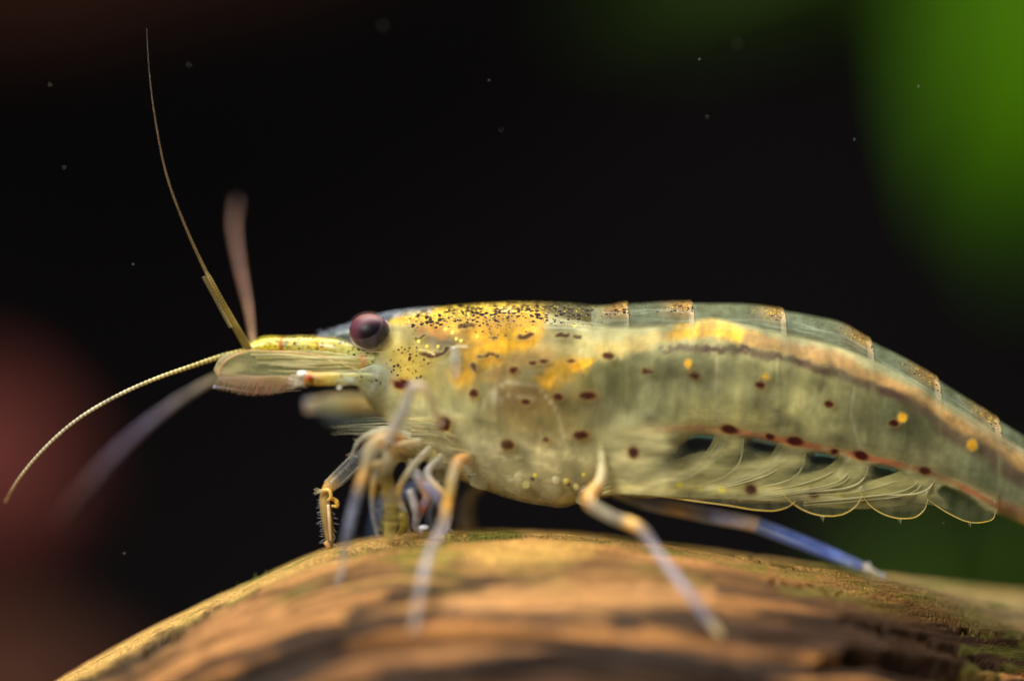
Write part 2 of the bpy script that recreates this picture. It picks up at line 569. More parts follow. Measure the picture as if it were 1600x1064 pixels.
red_f = pw([880, 940, 990, 1060, 1140, 1240, 1345, 1450, 1500, 1550, 1600, 1700, 1800, 1880], [700, 685, 674, 668, 672, 690, 712, 737, 758, 785, 816, 852, 900, 930])
# flesh inside the shell
ctop_f = pw([553, 612, 650, 800, 840, 880, 940, 1000, 1060, 1110, 1160, 1220, 1300, 1400, 1500, 1600, 1700, 1800, 1880],
            [588, 500, 490, 480, 484, 497, 510, 512, 506, 498, 508, 521, 540, 580, 640, 703, 765, 836, 896])
cbot_f = pw([553, 575, 600, 650, 700, 760, 820, 880, 930, 985, 1030, 1075, 1140, 1240, 1345, 1450, 1500, 1550, 1600, 1700, 1800, 1880],
            [590, 628, 654, 704, 738, 764, 780, 786, 778, 764, 726, 686, 684, 700, 722, 747, 769, 796, 819, 856, 903, 932])


def section(us, th, tf, bf, wf, grow=0.0):
    T = tf(us)[:, None]; B = bf(us)[:, None]
    vc = (T + B) / 2; hh = (B - T) / 2 + grow / S
    ct = np.cos(th)[None]; st = np.sin(th)[None]
    v = vc - hh * np.sign(ct) * np.abs(ct)**np.where(ct > 0, .92, .72)
    y = (wf(us)[:, None] + grow) * np.sign(st) * np.abs(st)**.8
    # silhouettes belong to the mid plane: no perspective factor
    return np.stack([(us[:, None] - 800) * S + 0*v, y + 0*v, (532 - v) * S], -1)


class Paint:
    def __init__(self, u, v, base):
        self.u, self.v = u, v
        self.c = np.zeros(u.shape + (4,)); self.c[..., :3] = lin(base[:3]); self.c[..., 3] = base[3]

    def put(self, w, c):
        w = w[..., None]
        tgt = np.r_[lin(c[:3]), c[3] if len(c) > 3 else 1.0]
        if len(c) > 3:
            self.c = self.c * (1 - w) + tgt * w
        else:
            self.c[..., :3] = self.c[..., :3] * (1 - w) + tgt[:3] * w

    def E(self, u, v, ru, rv, c, o=1.0, soft=.5, a=0):
        ca, sa = math.cos(math.radians(a)), math.sin(math.radians(a))
        du, dv = self.u - u, self.v - v
        q = np.hypot((du*ca + dv*sa) / ru, (-du*sa + dv*ca) / rv)
        self.put(o * (1 - smooth(1 - soft, 1 + soft, q)), c)

    def St(self, pts, w, c, o=1.0, soft=.5):
        w = w if np.ndim(w) else [w] * len(pts)
        self.put(o * (1 - smooth(1 - soft, 1 + soft, seg_dist(self.u, self.v, pts, w))), c)


SPOTS = [(627, 600, 15, 9, 5), (740, 615, 9, 8, 0), (694, 662, 12, 11, 0), (793, 695, 11, 9, 5), (803, 578, 9, 5, -20), (833, 567, 7, 4, -10),
         (850, 564, 8, 4, -5), (893, 565, 8, 4, 0), (822, 629, 9, 6, 0), (872, 620, 9, 6, 0), (918, 618, 15, 7, 0), (852, 687, 6, 5, 0),
         (908, 680, 14, 8, 0), (950, 555, 9, 6, 0), (1012, 581, 11, 6, 5), (1085, 587, 9, 6, 5), (1045, 650, 11, 7, 0), (1188, 601, 8, 7, 0),
         (1295, 631, 9, 6, 10), (1397, 661, 9, 6, 0), (1140, 671, 15, 7, 12), (1242, 689, 15, 8, 12), (1345, 711, 13, 7, 20),
         (1203, 682, 8, 5, 10), (1303, 705, 8, 5, 10), (1445, 735, 10, 6, 10)]
YSPOTS = [(1075, 568, 6, 7), (1410, 652, 8, 8), (1519, 695, 9, 10), (1197, 588, 6, 6)]

# --- the continuous body
us = np.arange(553, 1881, 2.6)
th = np.linspace(0, 2*np.pi, 150, endpoint=False)
V = section(us, th, ctop_f, cbot_f, lambda u: wid_f(u) - .22)
u, v = UV(V)
p = Paint(u, v, (180, 174, 126, .90))
rw = (fbm(u * .02, v * .02, 4, 70) - .5)
w_u, w_v = u + rw * 24, v + (fbm(u*.02 + 7, v*.02, 4, 74) - .5) * 20
fw = (fbm(u*.11, v*.11, 3, 77) - .5) * 14
p.u, p.v = w_u + fw, w_v + fw * .8
p.E(1050, 610, 130, 60, (160, 160, 120), .8, .7)
p.E(1230, 630, 130, 60, (176, 172, 120), .8, .7)
p.E(1420, 650, 100, 60, (98, 102, 70), .9, .7)
p.E(1560, 740, 80, 60, (112, 120, 94), .85, .7)
p.E(1020, 578, 90, 26, (92, 92, 52), .85, .8)
p.E(1170, 645, 120, 28, (184, 176, 116), .7, .9)
p.E(940, 600, 60, 40, (80, 78, 34), .92, .7)
p.E(840, 650, 80, 60, (134, 112, 56), .85, .7)
p.E(815, 620, 50, 28, (118, 90, 48), .9, .6)
p.E(720, 720, 90, 40, (206, 198, 160), .8, .7)
p.E(640, 570, 45, 45, (182, 160, 72), .9, .6)
p.E(850, 730, 80, 45, (198, 188, 142), .8, .7)
# head and stomach
p.E(1250, 590, 110, 18, (120, 116, 74), .7, .9, 10)
p.E(700, 600, 45, 30, (158, 148, 92), .7, .8)
p.E(705, 528, 55, 18, (88, 72, 58), .95, .6)
p.St([(620, 498), (680, 494), (760, 492), (830, 490)], [10, 22, 26, 14], (214, 166, 24), .95, .6)
p.St([(655, 520), (672, 514), (690, 520)], 7, (168, 104, 40), .7, .8)
p.St([(742, 545), (770, 525), (810, 512), (838, 500)], [22, 28, 24, 14], (220, 168, 36), .9, .9)
p.St([(725, 585), (745, 562), (790, 540), (835, 520)], [20, 26, 24, 16], (226, 172, 8), 1.0, .8)
p.St([(760, 505), (800, 503), (830, 508)], [20, 22, 14], (216, 158, 26), .8, .7)
p.St([(770, 590), (810, 566), (860, 548), (890, 548)], [10, 12, 16, 10], (170, 132, 70), .85, .7)
p.St([(850, 594), (880, 578), (925, 562)], [16, 15, 6], (222, 168, 20), .9, .8)
p.E(905, 542, 42, 14, (206, 194, 132), .9, .6, -4)
p.E(865, 520, 30, 18, (120, 118, 92), .6, .8)
# long dorsal stripe: cream, gold, then tan
p.St([(940, 545), (1000, 538), (1060, 523)], [14, 13, 12], (206, 182, 110), .9, .6)
p.St([(1050, 524), (1085, 515), (1115, 510), (1150, 522), (1180, 530)], [10, 15, 17, 14, 11], (232, 180, 50), 1.0, .6)
p.St([(1170, 530), (1230, 541), (1300, 560), (1400, 602), (1500, 657), (1600, 722), (1800, 850)], [10, 11, 12, 12, 13, 15, 12], (192, 150, 94), .95, .6)
p.St([(1040, 548), (1090, 547), (1160, 547), (1240, 562), (1330, 588), (1400, 617), (1500, 682), (1600, 748), (1750, 850)], [4, 6, 7, 7, 8, 9, 11, 11, 7], (92, 64, 60), .85, .7)
for q in [(1115, 548, 18, 5, 0), (1160, 548, 12, 5, 5), (1245, 563, 20, 5, 15), (1283, 575, 10, 5, 15), (1390, 612, 30, 6, 28)]:
    p.E(q[0], q[1], q[2], q[3], (70, 36, 44), .8, .6, q[4])
p.u, p.v = u, v
p.St([(990, 674), (1060, 669), (1140, 673), (1240, 691), (1345, 713), (1450, 738), (1530, 772), (1600, 802), (1750, 876)], [3, 5, 5, 5, 5, 5, 6, 7, 5], (204, 120, 84), .5, .9)
p.St([(1480, 757), (1540, 790), (1600, 815)], [4, 10, 14], (196, 160, 104), .7, .6)
for pts in ([(753, 640), (765, 612), (795, 596), (840, 604), (870, 640), (882, 690)], [(770, 630), (800, 615), (835, 625)], [(1120, 560), (1118, 620), (1126, 665)], [(1215, 560), (1212, 630), (1222, 680)], [(1335, 605), (1330, 650), (1345, 705)]):
    p.St(pts, 2.2, (196, 186, 150), .45, .7)
p.E(772, 622, 6, 11, (205, 195, 165), .7, .6)
# muscle banding, part of the tissue
band = fbm(u * .055 + v * .012, v * .006, 3, 90)
p.c[..., :3] *= (1 + (band - .5) * .8 * smooth(880, 960, u))[..., None]
# granular digestive gland and cloudy muscle
gr_ = fbm(u * .16, v * .16, 4, 95)
p.c[..., :3] *= (1 + (gr_ - .5) * (.25 + .6 * smooth(.25, .6, p.c[..., 0] - p.c[..., 2] * 1.5)))[..., None]
cl_ = fbm(u * .03 + 3, v * .035, 4, 99)
p.c[..., :3] *= (1 + (cl_ - .5) * 1.5)[..., None]
fi_ = fbm(u * .012 + v * .05, v * .11 - u * .05, 3, 104)
p.c[..., :3] *= (1 + .4 * smooth(.56, .72, fi_) * smooth(600, 680, v) * smooth(960, 860, u))[..., None]
body_v = V.reshape(-1, 3)
faces = grid_faces(len(us), len(th), True)
nn = len(th)
faces += [tuple(range(nn - 1, -1, -1)), tuple((len(us)-1)*nn + j for j in range(nn))]
link('body', body_v, faces, M_flesh, shrimp, np.clip(p.c, 0, 1).reshape(-1, 4))


# --- shell pieces
def shell_piece(name, us, th, tf, bf, grow, paint, lift=None, material=None):
    V = section(us, th, tf, bf, wid_f, grow)
    if lift is not None:
        c = np.stack([V[..., 0], 0*V[..., 1], (532 - (tf(us)[:, None] + bf(us)[:, None]) / 2) * S + 0*V[..., 2]], -1)
        d = V - c; d[..., 0] = 0
        d /= np.linalg.norm(d, axis=-1, keepdims=True) + 1e-9
        V = V + d * lift[:, None, None]
    u, v = UV(V)
    P_, mk = paint(u, v, th)
    return link(name, V.reshape(-1, 3), grid_faces(len(us), len(th)), material or M_shell, shrimp, np.clip(P_.c, 0, 1).reshape(-1, 4), np.clip(mk, 0, 1).reshape(-1, 4))


def do_spots(p):
    for (a, b_, ru, rv, an) in SPOTS:
        jit = (fbm(p.u * .09, p.v * .09, 2, int(a) % 50) - .5) * 5
        s = p.u, p.v
        p.u = p.u + jit; p.v = p.v + jit * .7
        p.E(a, b_, ru * 1.25, rv * 1.3, (170, 90, 22, .45), .55, .45, an)
        p.E(a, b_, ru, rv, (58, 10, 16, .97), .97, .35, an)
        p.u, p.v = s
    for (a, b_, ru, rv) in YSPOTS:
        p.E(a, b_, ru, rv, (242, 178, 36, .95), .95, .4)


def paint_carapace(u, v, th):
    p = Paint(u, v, (190, 176, 110, .09))
    t = top_f(np.clip(u, 553, 940))
    dtop = v - t
    p.put(.6 * (1 - smooth(3, 26, dtop)) * smooth(800, 900, u), (92, 104, 92, .38))
    p.put(.6 * (1 - smooth(0, 42, dtop)) * smooth(600, 640, u) * (1 - smooth(800, 870, u)), (212, 164, 28, .6))
    p.E(640, 572, 40, 36, (206, 176, 70, .6), .8, .7)
    p.E(590, 595, 25, 32, (186, 198, 180, .6), .8, .6)
    p.St([(600, 494), (640, 488), (670, 486)], 5, (160, 170, 190, .5), .7, .6)
    p.E(790, 484, 13, 6, (226, 172, 110, .9), .9, .3)
    # silvery lines along the rear saddle
    for dv in (24, 29, 36):
        p.St([(850, 474 + dv + 2), (900, 474 + dv + 4), (940, 474 + dv + 9)], 1.2, (176, 190, 176, .55), .7, .6)
    # grey-white bar and its cap
    p.St([(712, 552), (711, 583)], 9, (150, 150, 142, .6), .8, .35)
    p.St([(701, 545), (714, 541), (729, 542)], 2.4, (206, 204, 180, .8), .8, .5)
    for pts, w in (([(662, 553), (676, 557), (692, 552), (700, 545)], 4), ([(814, 528), (830, 522)], 4), ([(870, 524), (889, 524)], 4), ([(899, 526), (907, 527)], 3.5),
                   ([(718, 511), (738, 508)], 4), ([(748, 557), (760, 556), (766, 552), (779, 557)], 3), ([(740, 570), (741, 577)], 4), ([(770, 528), (775, 527)], 2.5), ([(652, 530), (662, 524)], 3)):
        jj = (fbm(u * .14, v * .14, 3, 61) - .5) * 9
        p.u, p.v = u + jj, v + jj * .6
        p.St(pts, w * 1.12, (48, 12, 18, 1.0), .95, .55)
        p.u, p.v = u, v
    p.St([(655, 546), (668, 548), (678, 553)], 1.6, (226, 204, 140, .9), .8, .5)
    for a, b_ in [(707, 519), (713, 529), (720, 532), (696, 514), (684, 541), (745, 525), (898, 508), (654, 533), (667, 541)]:
        p.E(a, b_, 2.6, 2.6, (255, 225, 90, .97), 1, .4)
    # hair-fine folds low on the flank
    for _ in range(44):
        a = rng.uniform(620, 880); b_ = rng.uniform(690, 780) if a > 700 else rng.uniform(640, 700)
        p.St([(a, b_), (a + rng.uniform(15, 40), b_ + rng.uniform(-8, 18))], 1.3, (214, 204, 164, .6), .6, .7)
    edge = bot_f(np.clip(u, 553, 935)) - v
    p.put(.6 * (1 - smooth(2, 9, edge)) * smooth(720, 800, u), (150, 170, 220, .75))  # bluish glint painted along the lower edge
    p.put(.8 * (1 - smooth(25, 70, edge)) * smooth(620, 700, u), (196, 186, 138, .5))
    do_spots(p)
    mk = np.zeros(u.shape + (4,))
    mk[..., 0] = np.maximum(smooth(48, 18, dtop) * smooth(612, 650, u) * (1 - .25 * smooth(860, 940, u)), 0)
    cheek = (1 - smooth(.6, 1.1, np.hypot((u - 640) / 45, (v - 568) / 36)))
    mk[..., 2] = cheek * .85
    mk[..., 2] = np.maximum(mk[..., 2], .8 * (1 - smooth(.6, 1.1, np.hypot((u - 785) / 60, (v - 512) / 24))))
    mk[..., 1] = .85 * smooth(40, 6, dtop) * smooth(605, 640, u) * (1 - .45 * smooth(780, 900, u))
    return p, mk


uc = np.concatenate([np.linspace(553, 620, 50), np.arange(621.5, 944, 2.0)])
thc = np.linspace(-2.75, 2.75, 230)
shell_piece('carapace', uc, thc, top_f, bot_f, 0.03, paint_carapace)

BND = [930, 980, 1080, 1222, 1357, 1462, 1556, 1720]
ab_bot = lambda q: red_f(q) + 6
for k in range(7):
    a, b_ = BND[k], BND[k+1]
    u1 = np.arange(a - 8, b_ + .1, 2.2)

    def paint_plate(u, v, th, a=a, b_=b_, k=k):
        p = Paint(u, v, (168, 164, 112, .12))
        dtop = v - top_f(u)
        p.put(.85 * (1 - smooth(20, 48, dtop)), (122, 136, 112, .40 if k > 1 else .30))
        # hind margin: warm pigment, pale seam
        near = smooth(b_ - 62, b_ - 6, u + dtop * .10)
        p.put(.75 * near * (1 - smooth(3, 28, dtop)), (158, 112, 56, .6))
        p.put(.55 * smooth(b_ - 2.2, b_ - .6, u) * (1 - smooth(6, 55, dtop)), (216, 180, 130, .7))
        p.put((.12 if k < 2 else .4) * smooth(a + 9, a + 1, u) * (1 - smooth(20, 70, dtop)), (196, 206, 196, .5))
        if k < 2:
            p.put(.3 * (1 - smooth(2, 40, dtop)) * near, (190, 130, 70, .7))
        for q in range(7):
            dv = rng.uniform(10, 40)
            p.put(.22 * (1 - smooth(.6, 1.6, np.abs(dtop - dv - 3*np.sin(u*.03 + q)))) * smooth(a, a + 20, u), (190, 200, 180, .55))
        p.put(.25 * smooth(.5, .7, fbm(u * .06, v * .015, 3, 60 + k)) * smooth(40, 70, dtop), (196, 198, 160, .4))
        do_spots(p)
        mk = np.zeros(u.shape + (4,))
        mk[..., 0] = (.66 if k > 1 else .85) * (1 - smooth(8, 30, dtop)) * (.55 + .4 * near)
        mk[..., 1] = (1 - smooth(4, 26, dtop)) * (.3 + .3 * near)
        return p, mk
    lift = .05 + .10 * smooth(a + 20, b_, u1) - .09 * smooth(a + 8, a - 8, u1)
    shell_piece('abdominal_plate', u1, np.linspace(-2.2, 2.2, 150), top_f, ab_bot, 0.0, paint_plate, lift)

# --- swimmerets under the abdomen
SWM = [(1010, 672), (1143, 674), (1240, 690), (1338, 711), (1440, 736)]
for k, (a, b_) in enumerate(SWM):
    w0 = [30, 24, 24, 26, 28][k]; ln = [70, 150, 180, 185, 185][k]; zb = [770, 773, 776, 780, 785][k]
    pth = [(a + 4, b_ - 24, -.2), (a - 2, b_ + 10, -1.25), (a - 24, b_ + (zb - b_) * .48, -1.8), (a - ln * .5, b_ + (zb - b_) * .78, -1.9), (a - ln, zb - 3, -1.8)]
    m = Mesh()
    m.tube(pth, [w0, w0, w0 * .95, w0 * .75, 8], [(176, 168, 100, .2), (184, 176, 112, .25), (172, 166, 106, .4), (190, 180, 112, .5), (184, 170, 96, .4)], n=50, around=26, flat=.36)
    sw = m.build('swimmeret', M_paddle, shrimp)
    m = Mesh()
    hz = (zb - b_)
    m.tube([(a + 20, b_ + hz * .34, -1.0), (a - 16, b_ + hz * .60, -1.2), (a - 60, b_ + hz * .68, -1.3), (a - ln * .9, zb - 12, -1.4), (a - ln * 1.15, zb - 3, -1.4)],
           [12, hz * .36, hz * .32, 18, 5], [(140, 140, 96, .5), (144, 144, 100, .5), (170, 164, 108, .6), (196, 184, 112, .85), (180, 168, 96, .6)], n=50, around=24, flat=.2)
    m.build('paddle', M_paddle, sw)
    e = Mesh()
    for q in range(3):
        f_ = rng.uniform(-.75, .75)
        off = [(x_ + (w0 * f_ if i < 3 else 0), z_ + (w0 * f_ * .55 if i > 1 else 0), y_ - .34 * (1 - f_*f_) - .08) for i, (x_, z_, y_) in enumerate(pth)][1:]
        e.tube(off, [.5, 1.0, 1.0, .5], [(206, 198, 146, .55)], n=40, around=5)
    e.tube([(a + w0 * .8, b_ + 10, -1.6), (a + w0 * .5, b_ + hz * .5, -2.0), (a - ln * .45, zb - 10, -2.2), (a - ln, zb, -2.0)], [1, 1.7, 1.7, 1], [(214, 204, 150, .6)], n=40, around=6)
    e.build('rib', M_hair, sw)

# pleura: clear flaps with gold rims under the plates
ARCS = [([(985, 770), (1030, 775), (1080, 782), (1140, 790), (1185, 797), (1215, 797), (1236, 789), (1243, 783)], -2.7, [(1118, 790, 0)]),
        ([(1222, 770), (1236, 784), (1258, 798), (1290, 806), (1318, 803), (1338, 790), (1348, 773)], -2.6, [(1287, 806, 1)]),
        ([(1344, 768), (1358, 788), (1380, 803), (1410, 810), (1432, 807), (1445, 795), (1450, 779)], -2.3, [(1408, 810, 1)]),
        ([(1447, 778), (1466, 792), (1490, 806), (1512, 815), (1535, 816), (1552, 810), (1556, 795)], -1.9, [(1517, 815, 1)])]
FAR = [([(1108, 770), (1125, 777), (1150, 780), (1190, 776), (1226, 769)], 1.9), ([(1232, 780), (1260, 787), (1295, 784), (1325, 778), (1347, 771)], 1.7),
       ([(1356, 783), (1376, 792), (1405, 793), (1430, 791), (1444, 785)], 1.4)]
for i, (arc, y, spk) in enumerate(ARCS):
    m = Mesh()
    pts = np.array([P(a, b_, y) for a, b_ in arc])
    pr, _, _ = resample(pts, [], 60)
    topz = np.interp(pr[:, 0], pr[[0, -1], 0], pr[[0, -1], 2]) + .75
    rows = 10
    f = np.linspace(0, 1, rows)[:, None, None]
    tp = pr.copy(); tp[:, 2] = np.maximum(topz, pr[:, 2]); tp[:, 1] = y * .9
    g = pr[None] * (1 - f) + tp[None] * f
    g[..., 1] += -.12 * np.sin(np.pi * f[..., 0])
    back = g.copy(); back[..., 1] += .05
    cc = np.zeros((rows, 60, 4)); cc[..., :3] = lin((120, 118, 84)); cc[..., 3] = .26
    cc[..., 3] *= 1 - smooth(.35, .95, f[..., 0])
    m.add(g.reshape(-1, 3), grid_faces(rows, 60), cc.reshape(-1, 4))
    fl = m.build('side_flap', M_clear, shrimp)
    e = Mesh()
    e.tube([(a, b_, y) for a, b_ in arc], [.5, .8, .9, .9, .9, .8, .7, .5][:len(arc)], [(226, 190, 80, .95), (232, 200, 110, .95), (226, 186, 70, .95), (190, 170, 100, .8)], n=70, around=6)
    for (a, b_, s) in spk:
        if s:
            e.tube([(a, b_, y), (a - 1, b_ + 9, y)], [1.8, .4], [(150, 146, 110, .6)], n=4, around=5)
            e.tube([(a - 4, b_, y), (a - 3, b_ + 6, y)], [1.2, .3], [(150, 146, 110, .5)], n=4, around=5)
    e.build('rim', M_hair, fl)
for arc, y in FAR:
    e = Mesh()
    e.tube([(a, b_, y) for a, b_ in arc], [1.2] * len(arc), [(206, 184, 110, .8)], n=50, around=6)
    e.build('flap_rim', M_hair, shrimp)
# the pleural skirt: soft clear skin from the flank down over the swimmerets, with gaps
us_ = np.arange(925, 1561, 2.5); rows = 60
low_f = pw([925, 985, 1100, 1240, 1345, 1450, 1500, 1561], [768, 772, 778, 783, 781, 788, 800, 812])
t_ = np.linspace(0, 1, rows)[None]
rv_ = red_f(us_)[:, None]
vv = (rv_ - 34) + t_ * (low_f(us_)[:, None] - rv_ + 34)
w_ = wid_f(us_)[:, None]
yy = -(w_ * np.interp((vv - rv_).ravel(), [-34, -6, 12, 60, 110], [1.0, .86, .80, .76, .74]).reshape(vv.shape) + .12)
yy = yy + (-(w_ * 1.0 + .12) - yy) * smooth(1110, 1035, us_)[:, None]
V = PA(us_[:, None] + 0 * vv, vv, yy)
u, v = us_[:, None] + 0 * vv, vv
p = Paint(u, v, (184, 176, 120, .56))
p.put(smooth(1075, 1030, u), (182, 172, 120, .9))
d_ = v - red_f(u)
p.put(smooth(6, -26, d_), (170, 160, 100, 0.0))
n_ = fbm(u * .02 + v * .03, v * .03 - u * .012, 4, 120)
p.c[..., 3] *= np.where(u < 1080, 1.0, .75 + .6 * n_)
p.c[..., :3] *= (.75 + .5 * n_)[..., None]
p.St([(925, 766), (1000, 764), (1100, 761), (1200, 764), (1300, 770), (1450, 776)], [8, 9, 9, 8, 7, 6], (206, 192, 122, .8), .75, .8)
for k in range(4):
    a, b_ = [(1062, 700), (1160, 705), (1258, 728), (1352, 748)][k]
    # pale folds sweeping back to each neck
    p.St([(a - 70, 768), (a - 10, b_ + 45), (a + 48, b_ + 18), (a + 72, b_ - 18)], [3, 4, 4, 3], (222, 212, 158, .8), .5, .9)
    p.St([(a - 40, 764), (a + 20, b_ + 42), (a + 66, b_ + 12)], [2, 2, 2], (216, 208, 160, .75), .45, .9)
wu2, wv2 = wob(u, v, 6, .09, 130)
p.u, p.v = wu2, wv2
for a, b_, ru, rv2, an in [(1096, 691, 34, 11, 0), (1192, 695, 30, 10, 10), (1287, 716, 28, 9, 10), (1385, 735, 24, 8, 8)]:
    p.E(a - 26, b_ + 16, ru * 1.3, rv2 * 1.0, (92, 98, 72, .26), .8, .9, an - 26)  # dark wedge painted in as shading between the folds
    p.E(a, b_ + 1, ru * 1.08, rv2 * 1.2, (40, 56, 48, .10), .97, .6, an)
    p.St([(a - ru * .5, b_ - rv2 * .75), (a + ru * .6, b_ - rv2 * .6 + an * .4)], 2.4, (90, 140, 126, .6), .7, .7)
p.St([(1478, 768), (1500, 785), (1520, 800), (1560, 814)], [10, 20, 18, 8], (60, 62, 40, .10), .97, .4)
p.u, p.v = u, v
brk = .45 + .55 * smooth(.4, .6, fbm(u * .03, v * 0 + 2, 3, 140))
p.put(brk * .75 * (1 - smooth(2, 8, np.abs(d_ - 1))) * smooth(985, 1110, u), (194, 100, 66, .7))
do_spots_later = [(1173, 765, 9, 8, 0), (1272, 770, 9, 8, 0), (1400, 781, 9, 7, 0), (990, 707, 8, 8, 0), (1140, 671, 15, 7, 12), (1242, 689, 15, 8, 12), (1345, 711, 13, 7, 20), (1203, 682, 8, 5, 10), (1303, 705, 8, 5, 10), (1445, 735, 10, 6, 10)]
for a, b_, ru, rv2, an in do_spots_later:
    jit = (fbm(u * .09, v * .09, 2, int(a) % 50) - .5) * 5
    p.u, p.v = u + jit, v + jit * .7
    p.E(a, b_, ru * 1.25, rv2 * 1.3, (170, 90, 22, .6), .55, .45, an)
    p.E(a, b_, ru, rv2, (58, 10, 16, .97), .97, .4, an)
p.u, p.v = u, v
for a, b_, r_ in [(1128, 765, 6), (1062, 758, 5), (1138, 782, 3), (1310, 772, 4), (1095, 764, 3)]:
    p.E(a, b_, r_, r_, (226, 210, 76, .85), .85, .5)
p.c[..., 3] *= smooth(926, 975, u)
link('pleural_skirt', V.reshape(-1, 3), grid_faces(len(us_), rows), M_paddle, shrimp, np.clip(p.c, 0, 1).reshape(-1, 4))

# tail fan, past the frame
for i, (dy, dv) in enumerate([(0, 0), (-1.6, 14), (1.6, 14)]):
    m = Mesh()
    m.tube([(1850, 895 + dv*.3, dy * .3), (1920, 935 + dv, dy), (2010, 985 + dv, dy * 1.9), (2060, 1010 + dv, dy * 2.2)], [18, 34, 36, 10], [(150, 150, 110, .8), (120, 120, 90, .5)], n=40, around=18, flat=.9)
    for vv in m.v:
        c0 = np.interp(vv[:, 0], [31.5, 37.8], [-10.9, -14.5])
        vv[:, 2] = c0 + (vv[:, 2] - c0) * .18
    m.build('tail_blade', M_paddle, shrimp)

# --- eyes
def make_eye(u, v, y, side):
    th_ = np.linspace(0, np.pi, 40); ph = np.linspace(0, 2*np.pi, 72, endpoint=False)
    c0 = P(u, v, y)
    x = np.sin(th_)[:, None] * np.cos(ph); z = np.sin(th_)[:, None] * np.sin(ph); yy = (np.cos(th_)[:, None] + 0*ph) * side
    pts = np.stack([c0[0] + x*31*S, c0[1] + yy*28*S, c0[2] + z*27*S], -1)
    q = Paint(x, -z, (88, 48, 60, 1))
    # x right, v down on the unit disc: retina dark low and behind, black pupil
    d = np.hypot(x - .45, -z - .35)
    q.put(.97 * (1 - smooth(.62, 1.2, d)), (22, 10, 26))
    q.put(.97 * (1 - smooth(.18, .5, np.hypot((x + .05) / 1.1, -z + .05))), (14, 6, 10))
    q.put(.6 * smooth(.5, 1.0, -z) * smooth(-.2, .7, x), (44, 26, 60))
    q.put(.35 * smooth(.5, .95, z), (166, 124, 110))
    q.put(.5 * (1 - smooth(.02, .09, np.abs(-z + .1 - .3*(x + .75)))) * (x < -.4), (70, 34, 44))
    e = link('eye', pts.reshape(-1, 3), grid_faces(40, 72, True), M_eye, shrimp, np.clip(q.c, 0, 1).reshape(-1, 4))
    m = Mesh()
    m.ball(u + 2, v + 2.5, y, 32.5, 28.5, 27, (232, 214, 204, .05), n=30)
    m.build('cornea', M_clear, e)
    m = Mesh()
    m.tube([(u + 8, v + 8, y * .9), (u + 26, v + 14, y * .8), (u + 48, v + 26, y * .5)], [22, 19, 16], [(206, 190, 170, .45), (186, 170, 110, .3), (180, 160, 80, .2)], n=24, around=24, mask=(.35, .1, 0, 0))
    m.build('eyestalk', M_speck, e)
    m = Mesh()
    arc = [(u + 1 + 32*math.cos(a_), v + 1 + 27.5*math.sin(a_), y) for a_ in np.radians(np.linspace(170, -40, 14))]
    m.tube(arc, [.3, .8, 1.1, 1.3, 1.6, 2, 2.4, 2.6, 2.4, 2, 1.6, 1.3, 1, .6], [(226, 204, 190, .8)], n=60, around=8)
    m.build('eye_rim', M_hair, e)
    return e


make_eye(577, 517.5, -1.45, -1)
make_eye(577, 519, 1.9, 1)

# --- rostrum
m = Mesh()
m.tube([(690, 484, 0), (650, 489, 0), (600, 499, 0), (550, 513, 0), (512, 523, 0), (490, 529, 0)], [4, 7, 10, 9, 6, 2], [(170, 180, 190, .5), (120, 134, 150, .45), (110, 124, 140, .42), (96, 112, 130, .4)], n=60, around=14, flat=.35)
m.tube([(620, 506, -.2), (560, 516, -.12), (500, 527, -.05)], [2.5, 4.5, 1], [(196, 210, 206, .8), (186, 206, 196, .7), (120, 140, 150, .4)], n=40, around=8, flat=.5)
rost = m.build('rostrum', M_clear, shrimp)
m = Mesh()
for i in range(9):
    a = 500 + i * 15
    b_ = 525 - i * 4.0 - 4
    m.tube([(a + 7, b_ - 1, 0), (a + 1, b_ - 3.5, 0), (a - 5, b_ - 3, 0)], [1.2, 1.0, .2], [(120, 130, 150, .35)], n=6, around=6, flat=.6)
m.build('tooth', M_clear, rost)
# clear carapace folds between rostrum and eye
m = Mesh()
for i in range(9):
    m.hair(P(500 + i*9, 530 + i*1.2, -.4), P(545 + i*8, 512 + i*4, -.8), .8, (130, 140, 140, .5), .0)
m.hair(P(535, 550, -1.0), P(610, 550, -1.8), .8, (214, 196, 150, .8))
m.build('fold', M_hair, shrimp)

# --- antennules: speckled stalks of three joints, two whips each
def antennule(y, near):
    m = Mesh()
    m.tube([(392, 545, y), (415, 540, y), (438, 540, y)], [8, 12, 13], [(150, 150, 40, .95), (190, 176, 20, .95)], n=24, around=20, flat=.9, mask=(.55, 1, 0, 0))
    a = m.build('antennule', M_speck, shrimp)
    m = Mesh()
    m.tube([(437, 541, y), (442, 541, y)], [13.5, 13.5], [(196, 104, 40, .95)], n=6, around=20, flat=.9)
    m.build('joint', M_limb, a)
    m = Mesh()
    m.tube([(441, 541, y), (470, 541, y), (498, 542, y)], [13, 14, 15], [(158, 154, 70, .9), (170, 168, 96, .9), (190, 164, 40, .9)], n=24, around=20, flat=.9, mask=(.62, .9, 0, 0))
    m.build('joint', M_speck, a)
    m = Mesh()
    m.tube([(497, 542, y), (520, 546, y * 1.2), (560, 560, y * 1.3), (600, 572, y*1.3)], [15, 17, 17, 18], [(206, 164, 40, .9), (190, 180, 80, .85), (172, 168, 104, .8), (172, 168, 110, .7)], n=34, around=22, flat=.8, mask=(.6, .45, 0, 0))
    m.build('joint', M_speck, a)
    return a


an1 = antennule(-.75, True)
an2 = antennule(.9, False)


def whip(path, rad, cols_, ring, parent, n=420, name='flagellum'):
    m = Mesh()
    m.tube(path, rad, cols_, n=n, around=8, ring=ring)
    return m.build(name, M_limb, parent)


